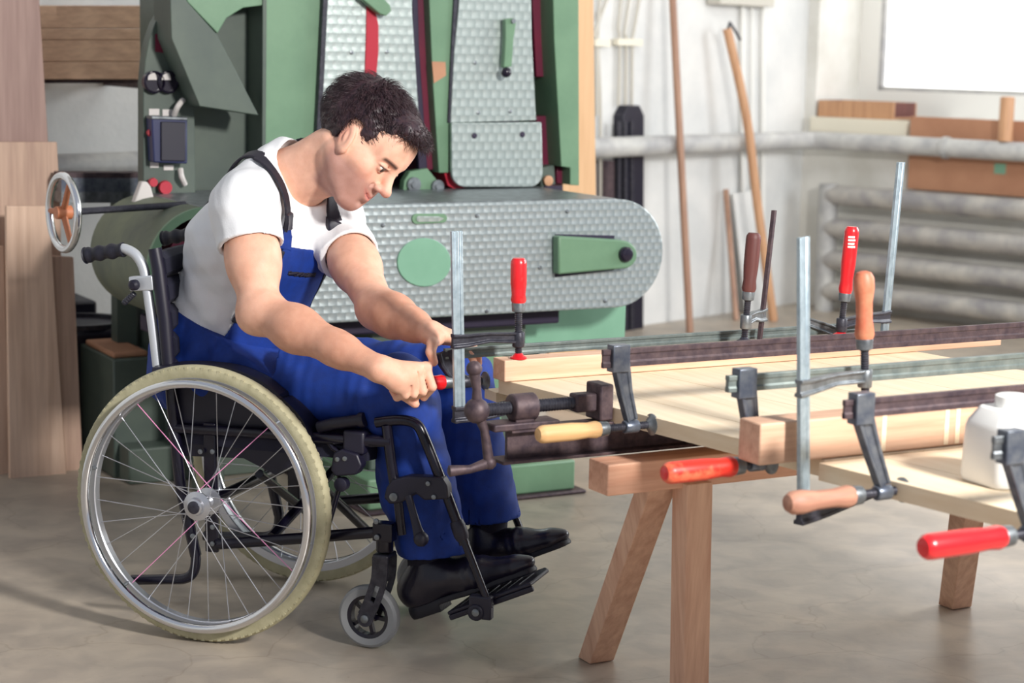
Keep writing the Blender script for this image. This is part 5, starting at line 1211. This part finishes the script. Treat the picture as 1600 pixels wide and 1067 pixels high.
# bib, back panel and straps: thin shells following the shirt
lo, hi = bounds([PEL, SN, SF, UPC, NKB, WST], .15); FT = Field(lo, hi, .0026)
for pr, k in torso_prims(.004): FT.op(pr, k)
FT.op(cone(UPC-TF*.02, NKB-TF*.02+TU*.01, .085, .066), .03)
FT.op(cone(SN-an*.004, SN+an*.07, .063, .066), .04); FT.op(cone(SF-af*.004, SF+af*.07, .060, .067), .04)
p = FT.allpts(); tor = FT.a.copy(); LT = A3(LATP); TUa = A3(TU); tf_ = LATP.cross(TU); tf_ = tf_ if tf_.x > 0 else -tf_; TFa = A3(tf_)
rel = p-A3(CHS); ll = rel@LT; zz_ = rel@TUa; ff = rel@TFa
ZB_ = float((A3(PB(484, 386, 0))-A3(CHS))@TUa); print('bib top', ZB_)
def shell(off, th, mask, nm, m, par=ov):
    FT.a = np.maximum(np.abs(tor-off)-th, mask).astype(np.float32)
    if (FT.a < 0).sum() < 20: print('empty', nm); return None
    return sdf_obj(nm, FT, m, par, 1)[0]
lc = ll-.026; bw = .084+np.clip(-zz_*.35, -.02, .10)
shell(.0055, .0028, np.maximum.reduce([np.abs(lc)-bw, zz_-ZB_, -ff, -(zz_+.24)]), 'bib', 'denim')
shell(.008, .0035, np.maximum.reduce([np.abs(ll)-.155-np.clip(-zz_, 0, .1)*.2, zz_+.135, ff+.01, -(zz_+.24)]), 'back_panel', 'denim')
SX = .080
for s in (-1, 1):
    tt = np.clip((zz_-ZB_-.02)/.13, 0, 1); cx = (-.038-.045*tt) if s < 0 else (.088-.004*tt); sl_ = np.abs(ll-cx)
    shell(.0065, .0026, np.maximum.reduce([sl_-.019, -(zz_-ZB_+.008), zz_-ZB_-.042, -ff]), 'strap_tab', 'denim')
    shell(.0060, .0026, np.maximum.reduce([np.where(ff > 0, sl_-.0145, np.abs(ll-s*.075)-.0145), np.where(ff > 0, -(zz_-ZB_-.030), -(zz_+.09))]), 'strap', 'strap')
    shell(.0095, .0040, np.maximum.reduce([sl_-.0185, -(zz_-ZB_-.038), zz_-ZB_-.078, -ff]), 'buckle', 'blackm')
shell(.0090, .0016, np.maximum.reduce([np.abs(ll-.026)-.046, np.abs(zz_-ZB_+.055)-.006, -ff]), 'zip', 'strap')
for s in (-1, 1): shell(.0070, .0026, np.maximum.reduce([np.abs(lc*s-bw)-.007, zz_-ZB_+.01, -ff+.0, -(zz_+.14)]), 'side_strap', 'strap')
del FT, tor, rel, p
# ---- shoes and socks
def shoe(heel, toe, anklep, nm='shoe'):
    d = (toe-heel); L = d.length; d.normalize(); lat = CA-d*CA.dot(d); lat.normalize(); up = d.cross(lat); up = up if up.z > 0 else -up
    lo, hi = bounds([heel, toe, anklep], .09); F = Field(lo, hi, .0026); Q = lambda t, h, b=0: heel+d*(t*L)+up*h+lat*b
    F.op(ell(Q(.16, .045), (d, lat, up), (.055, .036, .045)), .02); F.op(cone(Q(.16, .04), anklep.lerp(Q(.2, .08), .5), .040, .042), .03); F.op(cone(Q(.30, .050), Q(.60, .032), .042, .036, lat, 1.0), .03)
    F.op(cone(Q(.58, .030), Q(.88, .022), .036, .026, lat, 1.2), .03); F.op(ell(Q(.94, .022), (d, lat, up), (.032, .026, .018)), .015)
    p = F.allpts(); F.a = np.maximum(F.a, pln(Q(0, .010), -up)(p)); F.a = np.maximum(F.a, np.maximum(pln(Q(.24, .108), (up*1-d*.35))(p), -.05))
    F.a += .0012*np.sin(((p-A3(heel))@A3(d))*260)*np.exp(-((((p-A3(heel))@A3(d))/L-.62)/.07)**2)
    sh, _ = sdf_obj(nm, F, 'leather', MAN, 1); F = Field(lo, hi, .0026)
    for a, b, r0, r1, q in ((.12, .55, .034, .034, 1.0), (.55, .95, .036, .026, 1.15)): F.op(cone(Q(a, 0), Q(b, 0), r0, r1, lat, q), .02)
    p = F.allpts(); F.a = np.maximum(F.a, pln(Q(0, .013), up)(p)); hh = np.where(((p-A3(heel))@A3(d)) < .29*L, .016, -.000); F.a = np.maximum(F.a, -((p-A3(heel))@A3(up))-hh); sdf_obj('sole', F, 'sole', sh, 0)
    for k in range(5):
        c = Q(.34+.055*k, .094-.0095*k); g = G(); g.tube([c-lat*.018-up*.002, c+up*.004, c+lat*.018-up*.002], .0022, 6); obj('lace', g, M['sole'], sh)
    c = Q(.34, .098)
    for s in (-1, 1):
        g = G(); g.tube(smooth_path([c, c+lat*s*.02+up*.010+d*.01, c+lat*s*.036+d*.03+up*.002, c+lat*s*.02+d*.022-up*.0], 4), .0018, 6); obj('lace_bow', g, M['sole'], sh)
    return sh
hn, tn = PB(640, 957, -.10), PB(832, 893, -.10); shoe(hn, tn, ank_n+CF*.01)
hf_, tf2 = PB(728, 906, .10), PB(884, 851, .10); shoe(hf_, tf2, ank_f+CF*.0)
g = G(); g.tube([ank_n-CF*.012+Z*.08, PB(668, 900, -.10), PB(672, 925, -.10)], [.044, .042, .040], 20); obj('sock', g, M['sock'], MAN)
g = G(); g.tube([ank_f-CF*.0+Z*.08, PB(762, 850, .11), PB(764, 880, .105)], [.044, .042, .040], 20); obj('sock', g, M['sock'], MAN)
